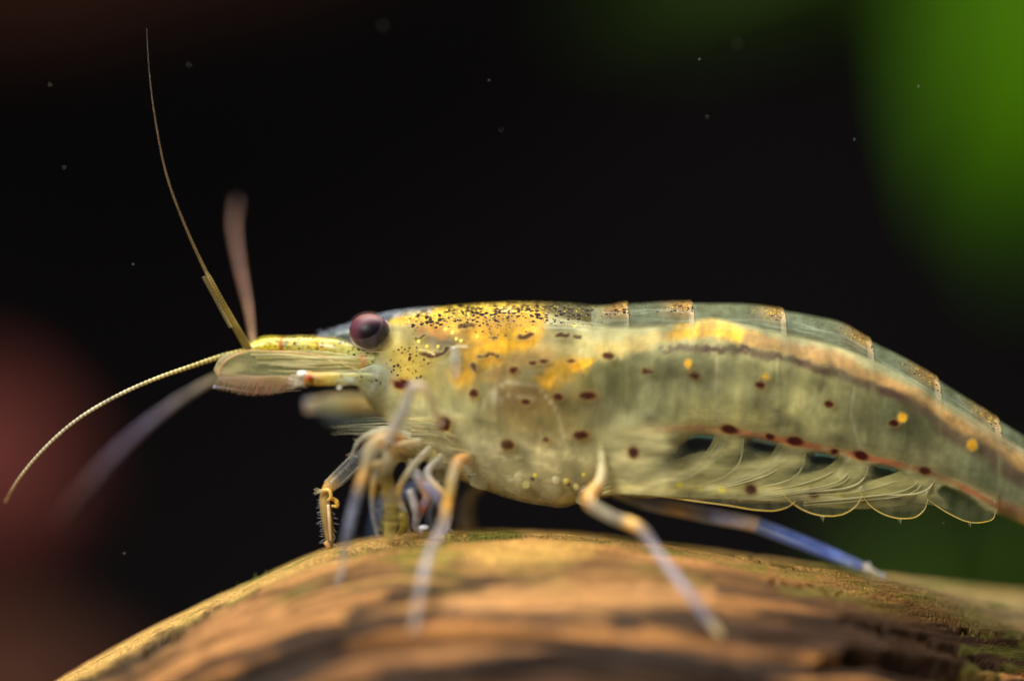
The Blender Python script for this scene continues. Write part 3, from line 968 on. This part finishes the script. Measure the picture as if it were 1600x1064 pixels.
whip([(388, 545, -.9), (362, 500, -1.4), (327, 435, -1.8), (322, 425, -1.8), (290, 355, -1.9), (262, 280, -1.9), (243, 190, -1.9), (233, 110, -1.8), (229, 45, -1.7)],
     [6.5, 5.6, 4.4, 3.0, 2.2, 1.9, 1.6, 1.2, .7],
     [(134, 116, 56, .95), (146, 124, 56, .9), (138, 116, 60, .9), (114, 92, 58, .85), (100, 80, 54, .8), (84, 68, 48, .75), (66, 54, 42, .6), (48, 40, 34, .5)], (4.2, .22, .55), an1)
m = Mesh()
for t in np.linspace(0, 1, 34):
    a = 322 + 44 * t; b_ = 430 + 78 * t
    m.hair(P(a - 1 - 2*t, b_ + 2, -1.75), P(a - 7 - 2*t, b_ + 4, -1.8), .7, (170, 150, 90, .9))
m.build('bristle', M_hair, an1)
whip([(386, 548, -.9), (350, 556, -1.2), (300, 572, -1.6), (240, 593, -1.8), (180, 620, -1.9), (120, 656, -1.9), (65, 705, -1.7), (28, 750, -1.2), (8, 785, -.2)],
     [4.6, 4.2, 3.6, 3.2, 3, 2.8, 2.6, 2.4, 1.8],
     [(206, 186, 90, .95), (176, 166, 90, .95), (196, 180, 110, .95), (186, 178, 140, .95), (196, 190, 160, .95), (186, 180, 150, .9), (176, 160, 130, .9), (150, 120, 96, .8)], (7, .2, .5), an1)
whip([(396, 540, .9), (388, 480, 3.0), (374, 410, 5.0), (366, 350, 6.6), (370, 312, 7.6)], [4, 4.2, 4.6, 5, 4.6],
     [(150, 108, 60, .8), (132, 90, 62, .8), (124, 80, 66, .75), (110, 72, 54, .65), (84, 54, 40, .35)], (7, .12, .8), an2)
whip([(378, 574, 1.5), (340, 590, 2.6), (290, 618, 4), (235, 658, 5.6), (180, 708, 7.6), (130, 765, 10), (90, 815, 12.5)], [4.6, 4.6, 4.8, 5, 5, 5, 4.2],
     [(170, 160, 110, .85), (160, 150, 120, .85), (150, 142, 140, .85), (146, 138, 168, .8), (146, 134, 164, .75), (130, 110, 116, .6), (100, 76, 76, .45)], (9, .2, .6), an2)

# --- antennal scales and antennal stalks
def scale_blade(y, du, dv, wf, fringe):
    m = Mesh()
    m.tube([(338 + du, 584 + dv, y), (352 + du, 574 + dv, y), (390 + du, 572 + dv, y), (440 + du, 573 + dv, y), (500 + du, 570 + dv, y), (550 + du, 570 + dv, y + .5), (585 + du, 578 + dv, y + 1.6)],
           [q * wf for q in (7, 17, 23, 25, 22, 14, 6)],
           [(214, 176, 130, .5), (186, 174, 124, .34), (176, 172, 120, .26), (172, 170, 116, .26), (184, 180, 122, .36), (196, 188, 126, .45), (196, 186, 126, .35)], n=60, around=24, flat=.16)
    s = m.build('antennal_scale', M_paddle, shrimp)
    m = Mesh()
    yy = y - .22
    for pts, r, c_ in [([(338, 585), (350, 566), (372, 553), (388, 548), (420, 549), (470, 552), (520, 560), (555, 572)], 1.3, (206, 166, 110, .6)),
                       ([(392, 554), (430, 554), (480, 557), (525, 566), (560, 578)], 1.5, (214, 200, 130, .85)),
                       ([(400, 559), (450, 560), (500, 566), (540, 574)], 1.2, (206, 190, 110, .7)),
                       ([(400, 556), (460, 556), (530, 558), (590, 560)], 1.0, (200, 196, 150, .7))]:
        m.tube([(a + du, 570 + (b_ - 570) * wf + dv, yy) for a, b_ in pts], [r*.6] + [r] * (len(pts) - 2) + [r*.6], [c_], n=50, around=6)
    for q in range(22):
        a = 390 + rng.uniform(0, 110); b_ = 570 + (rng.uniform(0, 36) - 18) * wf
        m.tube([(a + du, b_ + dv, yy - .05), (a + 40 + du, b_ + 1 + dv, yy - .1), (a + 85 + du, b_ + (572 - b_) * .3 + dv, yy)], [.3, .9, .3], [(214, 202, 146, .75)], n=14, around=5)
    m.build('rib', M_hair, s)
    if wf < 1:
        return s
    m = Mesh()
    for i in range(fringe):
        t = i / fringe
        a = 345 + 150 * t; b_ = 588 + 6*math.sin(t*3.1)
        L_ = 20 + 8 * math.sin(math.pi * min(1, t*1.2))
        m.hair(P(a + du, b_ - 6 + dv, y - .02), P(a - 13 + du + rng.uniform(-3, 3), b_ + L_*.85 + dv + rng.uniform(-3, 2), y - .05 + rng.uniform(-.1, .1)), rng.uniform(.6, 1.0), (176 + rng.uniform(-40, 34), 136 + rng.uniform(-24, 30), 100, .4), -.02)
    m.build('fringe', M_hair, s)
    m = Mesh()
    m.tube([(342 + du, 592 + dv, y - .1), (380 + du, 596 + dv, y - .1), (430 + du, 595 + dv, y - .1), (485 + du, 592 + dv, y - .1)], [3 * wf, 8 * wf, 9 * wf, 4 * wf], [(200, 166, 136, .22), (180, 142, 96, .24), (172, 138, 86, .24)], n=40, around=12, flat=.2)
    m.tube([(333 + du, 604 + dv, y), (350 + du, 606 + dv, y), (400 + du, 613 + dv, y), (470 + du, 610 + dv, y)], [3, 1.6, .9, .6], [(150, 150, 220, .8), (176, 140, 120, .3), (170, 130, 100, .2)], n=30, around=8, flat=.3)
    m.build('margin', M_paddle, s)
    return s


scale_blade(-2.7, 0, 0, 1.0, 300)
scale_blade(3.6, 140, 58, .5, 24)

m = Mesh()
m.tube([(468, 585, -3.25), (480, 590, -3.35), (520, 592, -3.35), (560, 592, -2.9), (595, 592, -2.2)], [5, 10, 10.5, 10, 9], [(236, 226, 214, .95), (206, 150, 50, .9), (196, 176, 90, .85), (186, 184, 116, .6), (190, 190, 140, .1)], n=50, around=20, flat=.8, mask=(.6, .25, 0, 0))
m.ball(472, 585, -3.40, 9, 6, 8, (240, 230, 216, .9), mask=(0, 0, 0, 0))
m.ball(483, 590, -3.75, 5, 6, 3, (170, 66, 24, .9))
st = m.build('antenna_stalk', M_speck, shrimp)
m = Mesh()
m.tube([(560, 588, -2.6), (585, 590, -2.3), (606, 596, -1.9)], [10, 22, 16], [(186, 196, 176, .3), (186, 198, 180, .3), (186, 190, 160, .05)], n=24, around=18, flat=.5)
m.build('stalk_base', M_paddle, st)
m = Mesh()
for i in range(20):
    a = 465 + rng.uniform(0, 14); b_ = 592 + rng.uniform(0, 12)
    m.hair(P(a, b_, -3.35), P(a - rng.uniform(10, 26), b_ - rng.uniform(-6, 10), -3.45), .6, (226, 216, 190, .8))
for i in range(9):
    m.hair(P(560 + rng.uniform(-8, 4), 585 + rng.uniform(-4, 18), -3.75), P(528 + rng.uniform(-6, 22), 575 + rng.uniform(-8, 34), -3.85), .9, (206, 214, 190, .7))
m.ball(530, 606, -3.85, 2.6, 2.6, 2, (240, 240, 214, 1))
m.build('bristle', M_hair, st)
m = Mesh()
m.tube([(565, 556, -3.45), (568, 565, -3.55), (562, 575, -3.45)], [4, 5, 3], [(196, 124, 60, .45), (190, 140, 80, .35)], n=12, around=10)
m.build('hinge', M_limb, st)

# --- mouth limbs
def limb(name, path, rad, cols_, mat=None, parent=shrimp, n=60, around=14, flat=1.0, ring=None):
    m = Mesh()
    m.tube(path, rad, cols_, n=n, around=around, flat=flat, ring=ring)
    return m.build(name, mat or M_limb, parent)


limb('mouth_limb', [(476, 634, 4.2), (520, 632, 4.2), (560, 634, 3.6), (620, 640, 2)], [10, 14, 13, 14], [(150, 150, 160, .45), (160, 156, 110, .5), (170, 140, 76, .55), (176, 160, 110, .6)])
limb('mouth_limb', [(505, 650, 4.6), (550, 655, 4.2), (600, 656, 3), (640, 660, 1.5)], [9, 13, 14, 14], [(50, 74, 76, .5), (60, 84, 86, .6), (96, 110, 100, .6)])
mp1 = limb('mouth_limb', [(690, 662, -4.4), (676, 636, -5.2), (660, 604, -5.8), (652, 602, -5.8), (632, 640, -5.6), (606, 690, -5.0)], [5, 4.5, 5, 6.5, 9, 11],
           [(200, 180, 160, .4), (200, 180, 150, .45), (214, 190, 166, .55), (186, 176, 170, .5), (170, 164, 160, .55), (176, 164, 140, .6)])
m = Mesh()
for i in range(30):
    b_ = rng.uniform(655, 690)
    m.hair(P(rng.uniform(630, 700), b_, rng.uniform(-3.2, -2.0)), P(rng.uniform(515, 610), 670 + (b_ - 672) * rng.uniform(.2, .9), rng.uniform(-3.0, .5)), .5, (206, 200, 160, .5), rng.uniform(-.12, .2))
for i in range(18):
    a = rng.uniform(600, 700); b_ = rng.uniform(650, 720)
    m.hair(P(a, b_, -3.0), P(a + rng.uniform(20, 60), b_ + rng.uniform(0, 22), -3.1), .8, (214, 196, 130, .7), rng.uniform(-.05, .1))
m.build('mouth_bristle', M_hair, shrimp)

# --- walking legs
ORG = (222, 150, 50, .9); LIL = (166, 160, 172, .72); GRY = (168, 162, 144, .7); YEL = (206, 166, 70, .9); BLU = (84, 112, 206, .9)


def foot(u, v):
    """depth of the log surface seen at this pixel (camera side)"""
    best = None
    for y in np.linspace(3, -11.5, 300):
        k = (D + y) / D
        uw = 800 + (u - 800) * k / ((D + ridge_y(u)) / D)
        z = float(log_surface(uw, y))
        if best is None or abs(z - (532 - v) * S * k) < best[0]:
            best = (abs(z - (532 - v) * S * k), y)
    return best[1]


# focused small front leg
f1 = foot(516, 858)
l1 = limb('walking_leg', [(600, 690, -.6), (575, 708, -.9), (556, 722, -1.1), (530, 746, -1.3), (512, 764, -1.4), (508, 774, -1.4), (510, 800, -1.4), (514, 830, -1.3), (516, 860, -1.0)],
          [14, 14, 14, 13, 9, 8, 9.5, 8, 4], [(170, 160, 120, .6), (110, 112, 112, .3), (104, 106, 108, .26), (120, 118, 108, .32), (216, 170, 84, .9), (170, 140, 80, .7), (156, 132, 80, .75), (166, 138, 86, .8), (206, 176, 120, .9)], n=90)
m = Mesh()
m.tube([(504, 766, -1.9), (514, 766, -2.0), (517, 776, -2.0), (512, 782, -1.9)], [3, 3.2, 3, 2], [(226, 180, 96, .95)], n=16, around=8)
m.tube([(518, 778, -1.7), (526, 784, -1.7), (527, 790, -1.7), (518, 790, -1.7)], [3, 4, 3, 2], [(206, 160, 66, .95)], n=16, around=8)
m.tube([(513, 788, -1.75), (515, 815, -1.75), (517, 845, -1.5)], [2.5, 3, 2], [(226, 186, 136, .9)], n=20, around=8)
m.tube([(508, 846, -1.4), (513, 852, -1.4), (517, 860, -1.2)], [4, 4, 3], [(220, 170, 110, .95)], n=12, around=8)
m.build('joint', M_limb, l1)
m = Mesh()
for i in range(17):
    t = i / 16
    a = 499 + 4*t + 6*(t > .5)*(t - .5); b_ = 780 + 66*t
    m.hair(P(a + 2, b_, -1.5), P(a - rng.uniform(2, 8), b_ + rng.uniform(-1, 6), -1.6), .4, (196, 206, 214, .6))
    if i % 2:
        m.hair(P(521, b_ + 8, -1.5), P(527 + rng.uniform(-4, 4), b_ + rng.uniform(9, 17), -1.5), .5, (186, 190, 190, .6))
for i in range(6):
    m.hair(P(507, 766, -1.9), P(490 + rng.uniform(-2, 3), 762 + i*2.2, -2.0), .7, (216, 200, 160, .9))
for i in range(16):
    t = rng.random(); a = 512 + 44*t; b_ = 758 - 46*t + rng.uniform(-6, 14)
    m.hair(P(a, b_, -1.8), P(a - 5, b_ - 3, -2.1), .6, (206, 204, 190, .8))
for off in (-11, 10):
    m.tube([(512 + off*.5, 762 + off*.8, -1.5), (556 + off*.55, 720 + off*.85, -1.3)], [.8, .8], [(196, 190, 170, .7)], n=16, around=5)
m.build('bristle', M_hair, l1)

y2 = foot(527, 912)
limb('walking_leg', [(640, 705, -2.2), (606, 684, -4.4), (582, 696, -5.2), (570, 735, -5.6), (556, 778, -5.9), (544, 830, -6.2), (530, 905, y2 + .2), (527, 915, y2)],
     [9, 10, 11, 8.5, 8, 7, 5.5, 3.5], [(170, 160, 110, .4, 0), (214, 160, 70, .5, .10), (226, 168, 70, .65, .2), (206, 160, 90, .6, .27), (164, 152, 116, .5, .38), (170, 150, 100, .5, .45), (224, 168, 60, .75, .5), (206, 164, 90, .55, .53),
     (120, 124, 150, .4, .6), (140, 144, 166, .36, .75), (190, 182, 176, .3, .85), (190, 184, 176, .25, 1)], n=110)
# yellow feeding claw with pale tips, down to the wood
cl = limb('claw_leg', [(650, 715, -2.0), (615, 716, -3.4), (602, 738, -3.9), (612, 780, -3.6), (612, 812, -3.2), (608, 838, -2.9)], [9, 10, 11, 12, 11, 8],
          [(170, 156, 110, .5, 0), (220, 196, 130, .5, .2), (170, 156, 100, .35, .4), (206, 180, 84, .45, .6), (170, 156, 80, .35, .75), (206, 186, 106, .5, 1)], n=60)
m = Mesh()
m.ball(594, 726, -4.6, 12, 8, 6, (236, 216, 150, .7)); m.ball(577, 717, -4.4, 4, 8, 5, (70, 56, 60, .6))
m.tube([(598, 700, -4.5), (604, 716, -4.8), (598, 742, -4.6)], [5, 7, 4], [(190, 176, 140, .6)], n=14, around=8)
m.tube([(628, 800, -3.6), (632, 818, -3.4), (624, 834, -3.0)], [6, 8, 4], [(170, 150, 60, .7)], n=14, around=8)
m.build('claw_finger', M_limb, cl)
m = Mesh()
for i in range(18):
    m.hair(P(588 + rng.uniform(0, 15), 768 + i * 3.6, -4.0), P(618 + rng.uniform(-8, 25), 772 + i*3.6 + rng.uniform(-10, 10), -4.1), .8, (230, 206, 110, .4))
m.build('claw_bristle', M_hair, cl)
c2 = limb('claw_leg', [(640, 722, -3), (655, 748, -3.8), (668, 775, -3.6), (655, 800, -3.2), (650, 824, -2.8), (660, 832, -2.6)], [8, 8, 8, 8, 6, 3],
     [(176, 168, 140, .5, 0), (150, 146, 150, .5, .25), (226, 170, 130, .75, .42), (130, 128, 150, .5, .55), (196, 110, 90, .7, .64), (140, 138, 156, .55, .72), (230, 224, 230, .9, 1)], n=70)
m = Mesh()
m.tube([(662, 756, -4.2), (684, 778, -4.2), (692, 800, -4.0)], [6, 8, 4], [(150, 146, 170, .5), (120, 120, 150, .5)], n=16, around=8)
m.tube([(640, 765, -4.0), (648, 790, -3.8), (650, 812, -3.4)], [5, 7, 4], [(196, 190, 190, .6)], n=16, around=8)
m.ball(662, 824, -3.2, 8, 4, 4, (236, 230, 240, .9))
m.build('claw_finger', M_limb, c2)
limb('claw_leg', [(690, 720, -1.0), (650, 760, 1.5), (600, 790, 3.0), (582, 845, 4.2)], [12, 12, 11, 8], [(150, 146, 130, .6), (96, 110, 140, .6), (70, 96, 140, .6), (66, 92, 130, .6)], n=50)
y3 = foot(645, 988)
limb('walking_leg', [(735, 715, -2.4), (712, 728, -4.6), (702, 770, -5.6), (690, 825, -6.4), (672, 860, -7.2), (657, 920, -8.4), (647, 980, y3 + .2), (645, 990, y3)],
     [9, 9.5, 7.5, 7.5, 6.2, 6, 5.2, 3.5], [(180, 170, 130, .35, 0), (226, 166, 96, .6, .10), (226, 164, 90, .55, .17), (166, 150, 110, .5, .25), (176, 150, 90, .55, .34), (228, 168, 50, .8, .40), (214, 168, 90, .5, .43),
      (190, 180, 180, .32, .5), (196, 190, 206, .36, .7), (200, 190, 190, .3, .9), (210, 196, 180, .25, 1)], n=110)
y5 = 5.0
limb('walking_leg', [(760, 745, 0), (735, 770, 2.5), (727, 795, 4.0), (730, 835, 5.0)], [15, 14, 13, 12], [(150, 146, 120, .6), (74, 80, 104, .75), (72, 82, 112, .85), (110, 90, 50, .9)], n=40)
y4 = foot(1127, 992)
limb('walking_leg', [(940, 700, -2.9), (938, 750, -4.2), (920, 784, -5.2), (950, 804, -5.7), (1000, 826, -6.3), (1030, 866, -7.0), (1075, 925, -8.2), (1120, 985, y4 + .15), (1128, 995, y4)],
     [7, 9, 11.5, 9.5, 9.5, 6.8, 6.4, 6.2, 3.5], [(190, 180, 130, .2, 0), (206, 192, 140, .5, .1), (214, 196, 150, .65, .15), (230, 168, 70, .8, .22), (214, 160, 76, .65, .26), (150, 140, 112, .5, .31), (150, 138, 106, .5, .41), (234, 178, 60, .9, .455), (220, 176, 90, .65, .475),
      (176, 168, 180, .36, .53), (196, 188, 206, .42, .75), (184, 184, 208, .48, .9), (236, 206, 150, .9, .96), (226, 200, 150, .7, 1)], n=130)
m = Mesh()
lb = limb('walking_leg', [(960, 768, .6), (1020, 788, .5), (1062, 796, .4), (1110, 806, .3), (1172, 817, .3)], [9, 10.5, 11.5, 12, 12],
          [(190, 190, 180, .7), (176, 190, 236, .9), (240, 214, 176, .95), (170, 186, 240, .92), (226, 200, 184, .95)], n=60)
m.tube([(1166, 816, .3), (1184, 820, .3)], [12.3, 12], [(222, 190, 170, .9)], n=10, around=14)
m.build('joint', M_limb, lb)
m = Mesh()
m.tube([(1182, 820, .3), (1230, 838, .35), (1290, 862, .45), (1345, 885, .7)], [12, 11.5, 10.5, 8], [(146, 168, 236, .75), (122, 150, 242, .8), (128, 154, 242, .8), (150, 168, 232, .85)], n=160, around=16, ring=(7, .08, .72))
m.build('shank', M_limb, lb)
m = Mesh()
for i in range(26):
    t = i / 25
    m.ball(1190 + 140*t, 825 + 56*t, -.13 + .50*t, 2.8, 2.2, 2.4, (206, 220, 250, .9), n=6)
m.build('bead', M_limb, lb)
m = Mesh()
m.tube([(1338, 882, .75), (1356, 889, .75), (1372, 900, .8)], [7, 7, 4], [(226, 206, 206, .95), (236, 220, 210, .95), (240, 220, 150, .95)], n=16, around=10)
for a, b_, c_, d_ in [(1355, 888, 1358, 878), (1366, 892, 1382, 904), (1360, 894, 1368, 906), (1372, 897, 1384, 898)]:
    m.tube([(a, b_, .8), (c_, d_, .8)], [3.5, 1.2], [(240, 230, 236, .95)], n=6, around=6)
m.build('claw', M_limb, lb)

# thin feeding limbs crowded under the mouth
for pth, rr, cs in [
        ([(672, 700, -3.0), (640, 735, -3.8), (622, 770, -3.6), (634, 806, -3.2), (640, 832, -2.8)], [6, 6, 5, 5, 2.5], [(200, 190, 160, .5, 0), (186, 176, 140, .5, .4), (226, 180, 90, .8, .55), (196, 190, 176, .5, .65), (226, 220, 210, .7, 1)]),
        ([(655, 690, -3.4), (618, 700, -4.2), (590, 735, -4.4), (582, 780, -4.0), (590, 840, -3.2)], [6, 6, 5.5, 5, 2.5], [(200, 190, 160, .45, 0), (214, 176, 100, .6, .3), (176, 170, 150, .45, .45), (216, 176, 80, .7, .6), (150, 156, 180, .45, .7), (190, 190, 190, .4, 1)]),
        ([(690, 712, -2.8), (668, 742, -3.6), (690, 770, -3.8), (704, 800, -3.2), (698, 832, -2.8)], [6, 6.5, 5.5, 5, 2.5], [(190, 184, 160, .5, 0), (176, 170, 160, .5, .3), (220, 184, 130, .7, .5), (130, 132, 156, .5, .6), (150, 150, 170, .5, 1)]),
        ([(640, 680, -3.2), (600, 672, -3.6), (560, 690, -3.2), (548, 716, -2.8)], [5, 5, 4, 2], [(206, 200, 170, .45, 0), (196, 190, 160, .4, .5), (190, 190, 180, .35, 1)]),
        ([(720, 735, -1.6), (690, 768, -.6), (672, 800, .6), (676, 832, 1.2)], [7, 7, 6, 4], [(170, 164, 130, .6, 0), (120, 124, 140, .6, .5), (96, 104, 130, .7, 1)])]:
    fl_ = limb('feeding_limb', pth, rr, cs, n=60, around=10)
    m = Mesh()
    for q in range(16):
        t = rng.uniform(.25, .95) * (len(pth) - 1); i0 = int(t); f_ = t - i0
        a = pth[i0][0] + f_ * (pth[i0+1][0] - pth[i0][0]); b_ = pth[i0][1] + f_ * (pth[i0+1][1] - pth[i0][1]); y_ = pth[i0][2] + f_ * (pth[i0+1][2] - pth[i0][2])
        m.hair(P(a, b_, y_), P(a + rng.uniform(-14, 14), b_ + rng.uniform(-4, 12), y_ - .1), .6, (216, 206, 170, .6))
    m.build('bristle', M_hair, fl_)

# leg bases and eggs-like granules seen through the carapace edge
m = Mesh()
for q in range(5):
    a = 690 + 55*q; b_ = 742 + 9*q
    m.tube([(a, b_ - 30, -1.6), (a + 8, b_ - 8, -2.0), (a + 2, b_ + 10, -1.8)], [24, 22, 14], [(176, 168, 126, .6), (180, 172, 136, .5)], n=20, around=14, flat=.5)
m.build('leg_base', M_limb, shrimp)
m = Mesh()
for (a, b_, r_, c_) in [(675, 708, 9, (226, 220, 120, .6)), (810, 745, 9, (216, 206, 150, .6)), (868, 750, 8, (206, 190, 150, .7)), (836, 743, 4, (230, 206, 60, .9)), (885, 752, 6, (226, 200, 80, .8)), (888, 756, 5, (40, 20, 14, .95)), (832, 748, 5, (40, 20, 14, .95)), (822, 757, 8, (220, 214, 130, .6)), (912, 742, 4, (230, 206, 60, .9)), (900, 760, 6, (220, 206, 120, .7))]:
    m.ball(a, b_, -3.2 + .02 * abs(b_ - 745), r_ * .8, r_ * .8, 2.5, (*c_[:3], c_[3] * .6), n=10)
m.build('granule', M_limb, shrimp)

# ------------------------------------------------------------------ surroundings, out of focus
def plain(name, base, var, scale, rough=.6, sss=0.0):
    m, nt, b = new_mat(name)
    nz = N(nt, 'ShaderNodeTexNoise'); nz.inputs['Scale'].default_value = scale; nz.inputs['Detail'].default_value = 5
    tc = N(nt, 'ShaderNodeTexCoord'); nt.links.new(tc.outputs['Object'], nz.inputs['Vector'])
    a = lin(base); z = lin(var)
    c = mixc(nt, ramp(nt, nz.outputs['Fac'], .35, .65), (*a, 1), (*z, 1))
    nt.links.new(c, b.inputs['Base Color'])
    b.inputs['Roughness'].default_value = rough
    b.inputs['Specular IOR Level'].default_value = .04
    bp = N(nt, 'ShaderNodeBump'); bp.inputs['Strength'].default_value = .4; bp.inputs['Distance'].default_value = .001
    nt.links.new(nz.outputs['Fac'], bp.inputs['Height']); nt.links.new(bp.outputs[0], b.inputs['Normal'])
    return m


M_leaf = plain('leaf_green', (74, 122, 0), (56, 100, 0), 60)
M_leaf2 = plain('leaf_deep_green', (22, 36, 2), (15, 28, 1), 60)
M_stem = plain('stem_green', (70, 96, 30), (52, 80, 20), 120)
M_stone = plain('red_stone', (92, 46, 42), (72, 34, 32), 60, .9)
M_bark = plain('dark_bark', (74, 44, 34), (56, 34, 26), 60, .9)
M_wall = plain('dark_wall', (42, 38, 40), (38, 35, 37), 12, .9)


def leaf(root, tip, width, bulge, mat, parent, name='leaf'):
    root = np.asarray(root, float); tip = np.asarray(tip, float)
    ax = tip - root; L_ = np.linalg.norm(ax); ax /= L_
    fw = np.array([0, -1.0, 0]); side = np.cross(ax, fw); side /= np.linalg.norm(side); up = np.cross(side, ax)
    n, w = 36, 17
    t = np.linspace(0, 1, n)[:, None]; s = np.linspace(-1, 1, w)[None]
    half = width * np.sin(np.pi * np.clip(t, 0.02, .985) ** .8) ** .75
    ctr = root + ax * L_ * t[..., None] + up * (bulge * np.sin(np.pi * t))[..., None]
    pts = ctr + side * (half * s)[..., None] + up * (-.22 * half * np.abs(s) ** 1.6 + .04 * width * np.sin(9*t + 3*s))[..., None]
    th_ = pts - up * .35
    v = np.r_[pts.reshape(-1, 3), th_.reshape(-1, 3)]
    f = grid_faces(n, w) + [tuple(reversed(q)) for q in grid_faces(n, w, off=n*w)]
    edge = [i*w for i in range(n)] + [(n-1)*w + j for j in range(1, w)] + [i*w + w-1 for i in range(n-2, -1, -1)] + [j for j in range(w-2, 0, -1)]
    for a, b_ in zip(edge, edge[1:] + edge[:1]):
        f.append((b_, a, a + n*w, b_ + n*w))
    o = link(name, v, f, mat, parent)
    m = Mesh()
    m.tube([root + up*.0, (root + tip)/2 + up * (bulge + .05), tip], [16, 14, 5], [(120, 150, 60, 1)], n=20, around=8, px=False)
    m.build('midrib', M_stem, o)
    return o


def plant(name, label, base, leaves, mat):
    e = empty(name, (0, 0, 0), label, 'plant')
    m = Mesh()
    m.tube([base[0], base[1], base[2]], [60, 50, 30], [(90, 110, 50, 1)], n=24, around=10, px=False)
    m.build('stem', M_stem, e)
    for r_, t_, w_, b_ in leaves:
        leaf(r_, t_, w_, b_, mat, e)
    return e


plant('broad_leaf_plant', 'bright green broad leaf plant hanging above the shrimp tail', [P(1720, -500, 128), P(1700, -250, 130), P(1640, -120, 130)],
      [(P(1540, -260, 128), P(1515, 330, 122), 5.2, 3), (P(1640, -220, 134), P(1590, 420, 130), 6.5, 3)], M_leaf)
plant('dark_leaf_plant', 'dim olive green leaf plant spreading over the dark water', [P(1300, -500, 100), P(1290, -250, 102), P(1270, -120, 102)],
      [(P(1330, -130, 100), P(900, 30, 104), 5.5, 2), (P(1290, -110, 104), P(1160, 60, 108), 6, 2), (P(1320, -130, 104), P(1420, 40, 108), 6, 2)], M_leaf2)
plant('low_leaf_plant', 'dark green low plant behind the sloping end of the driftwood', [P(1480, 1500, 74), P(1480, 1250, 75), P(1490, 1050, 76)],
      [(P(1500, 1120, 74), P(1340, 760, 80), 7, 2), (P(1520, 1120, 76), P(1520, 740, 80), 8, 2), (P(1540, 1120, 76), P(1680, 740, 80), 8, 2)], M_leaf2)


def stone(name, u, v, y, ru, rv, ry, mat, label, seed, cat='stone'):
    c0 = P(u, v, y); k = (D + y) / D
    n = 40
    th_ = np.linspace(0, np.pi, n); ph = np.linspace(0, 2*np.pi, 2*n, endpoint=False)
    x = np.sin(th_)[:, None]*np.cos(ph); z = np.cos(th_)[:, None] + 0*ph; y_ = np.sin(th_)[:, None]*np.sin(ph)
    r = 1 + (fbm(x*1.8 + 5 + y_, z*1.8 + 5 - y_*.6, 4, seed) - .5) * .55
    pts = np.stack([c0[0] + x*r*ru*S*k, c0[1] + y_*r*ry, c0[2] + z*r*rv*S*k], -1).reshape(-1, 3)
    o = link(name, pts, grid_faces(n, 2*n, True), mat)
    return tag(o, label, cat)


stone('red_stone', -60, 770, 100, 180, 175, 13, M_stone, 'rounded red brown stone behind the tips of the lower feelers', 2)
stone('brown_stone', -120, 1150, 80, 330, 210, 16, M_bark, 'dim brown stone at the foot of the red stone', 6)
m = Mesh()
m.tube([P(-500, -120, 190), P(-100, -60, 185), P(250, -110, 190), P(700, -220, 200)], [330, 300, 260, 200], [(80, 50, 40, 1)], n=60, around=30, px=False, ring=(900, .12))
tag(m.build('dark_branch', M_bark), 'dim reddish brown branch crossing the dark water above the feelers', 'branch')

# back wall of the tank, dark
w = Mesh()
w.add(np.array([[-400, 330, -300], [400, 330, -300], [400, 330, 300], [-400, 330, 300], [-400, 336, -300], [400, 336, -300], [400, 336, 300], [-400, 336, 300]], float),
      [(0, 1, 2, 3), (5, 4, 7, 6), (4, 0, 3, 7), (1, 5, 6, 2), (3, 2, 6, 7), (4, 5, 1, 0)], np.ones((8, 4)))
bw = w.build('back_wall', M_wall, None, smooth_shade=False)
bw['kind'] = 'structure'

# specks drifting in the water
for (a, b_, y, r_) in [(78, 133, 3, 2), (295, 102, 5, 2), (208, 413, 0, 2), (100, 262, 3, 2), (764, 126, 2, 1.6), (783, 203, 4, 1.6), (1093, 93, 0, 2.2), (1435, 135, 0, 2.2),
                       (1335, 218, 1, 1.8), (1152, 68, 14, 6), (598, 40, 16, 6), (1474, 817, 0, 2), (194, 864, 1, 2), (1105, 183, 3, 1.8)]:
    m = Mesh()
    m.ball(a, b_, y * .3 - 1.2, r_ * .6, r_ * .5, r_ * .6, (150, 150, 130, .4 if r_ < 4 else .06), n=8)
    o = m.build('drifting_speck', M_hair)
    tag(o, 'tiny pale speck drifting in the dark water', 'speck', 'specks drifting in the water')
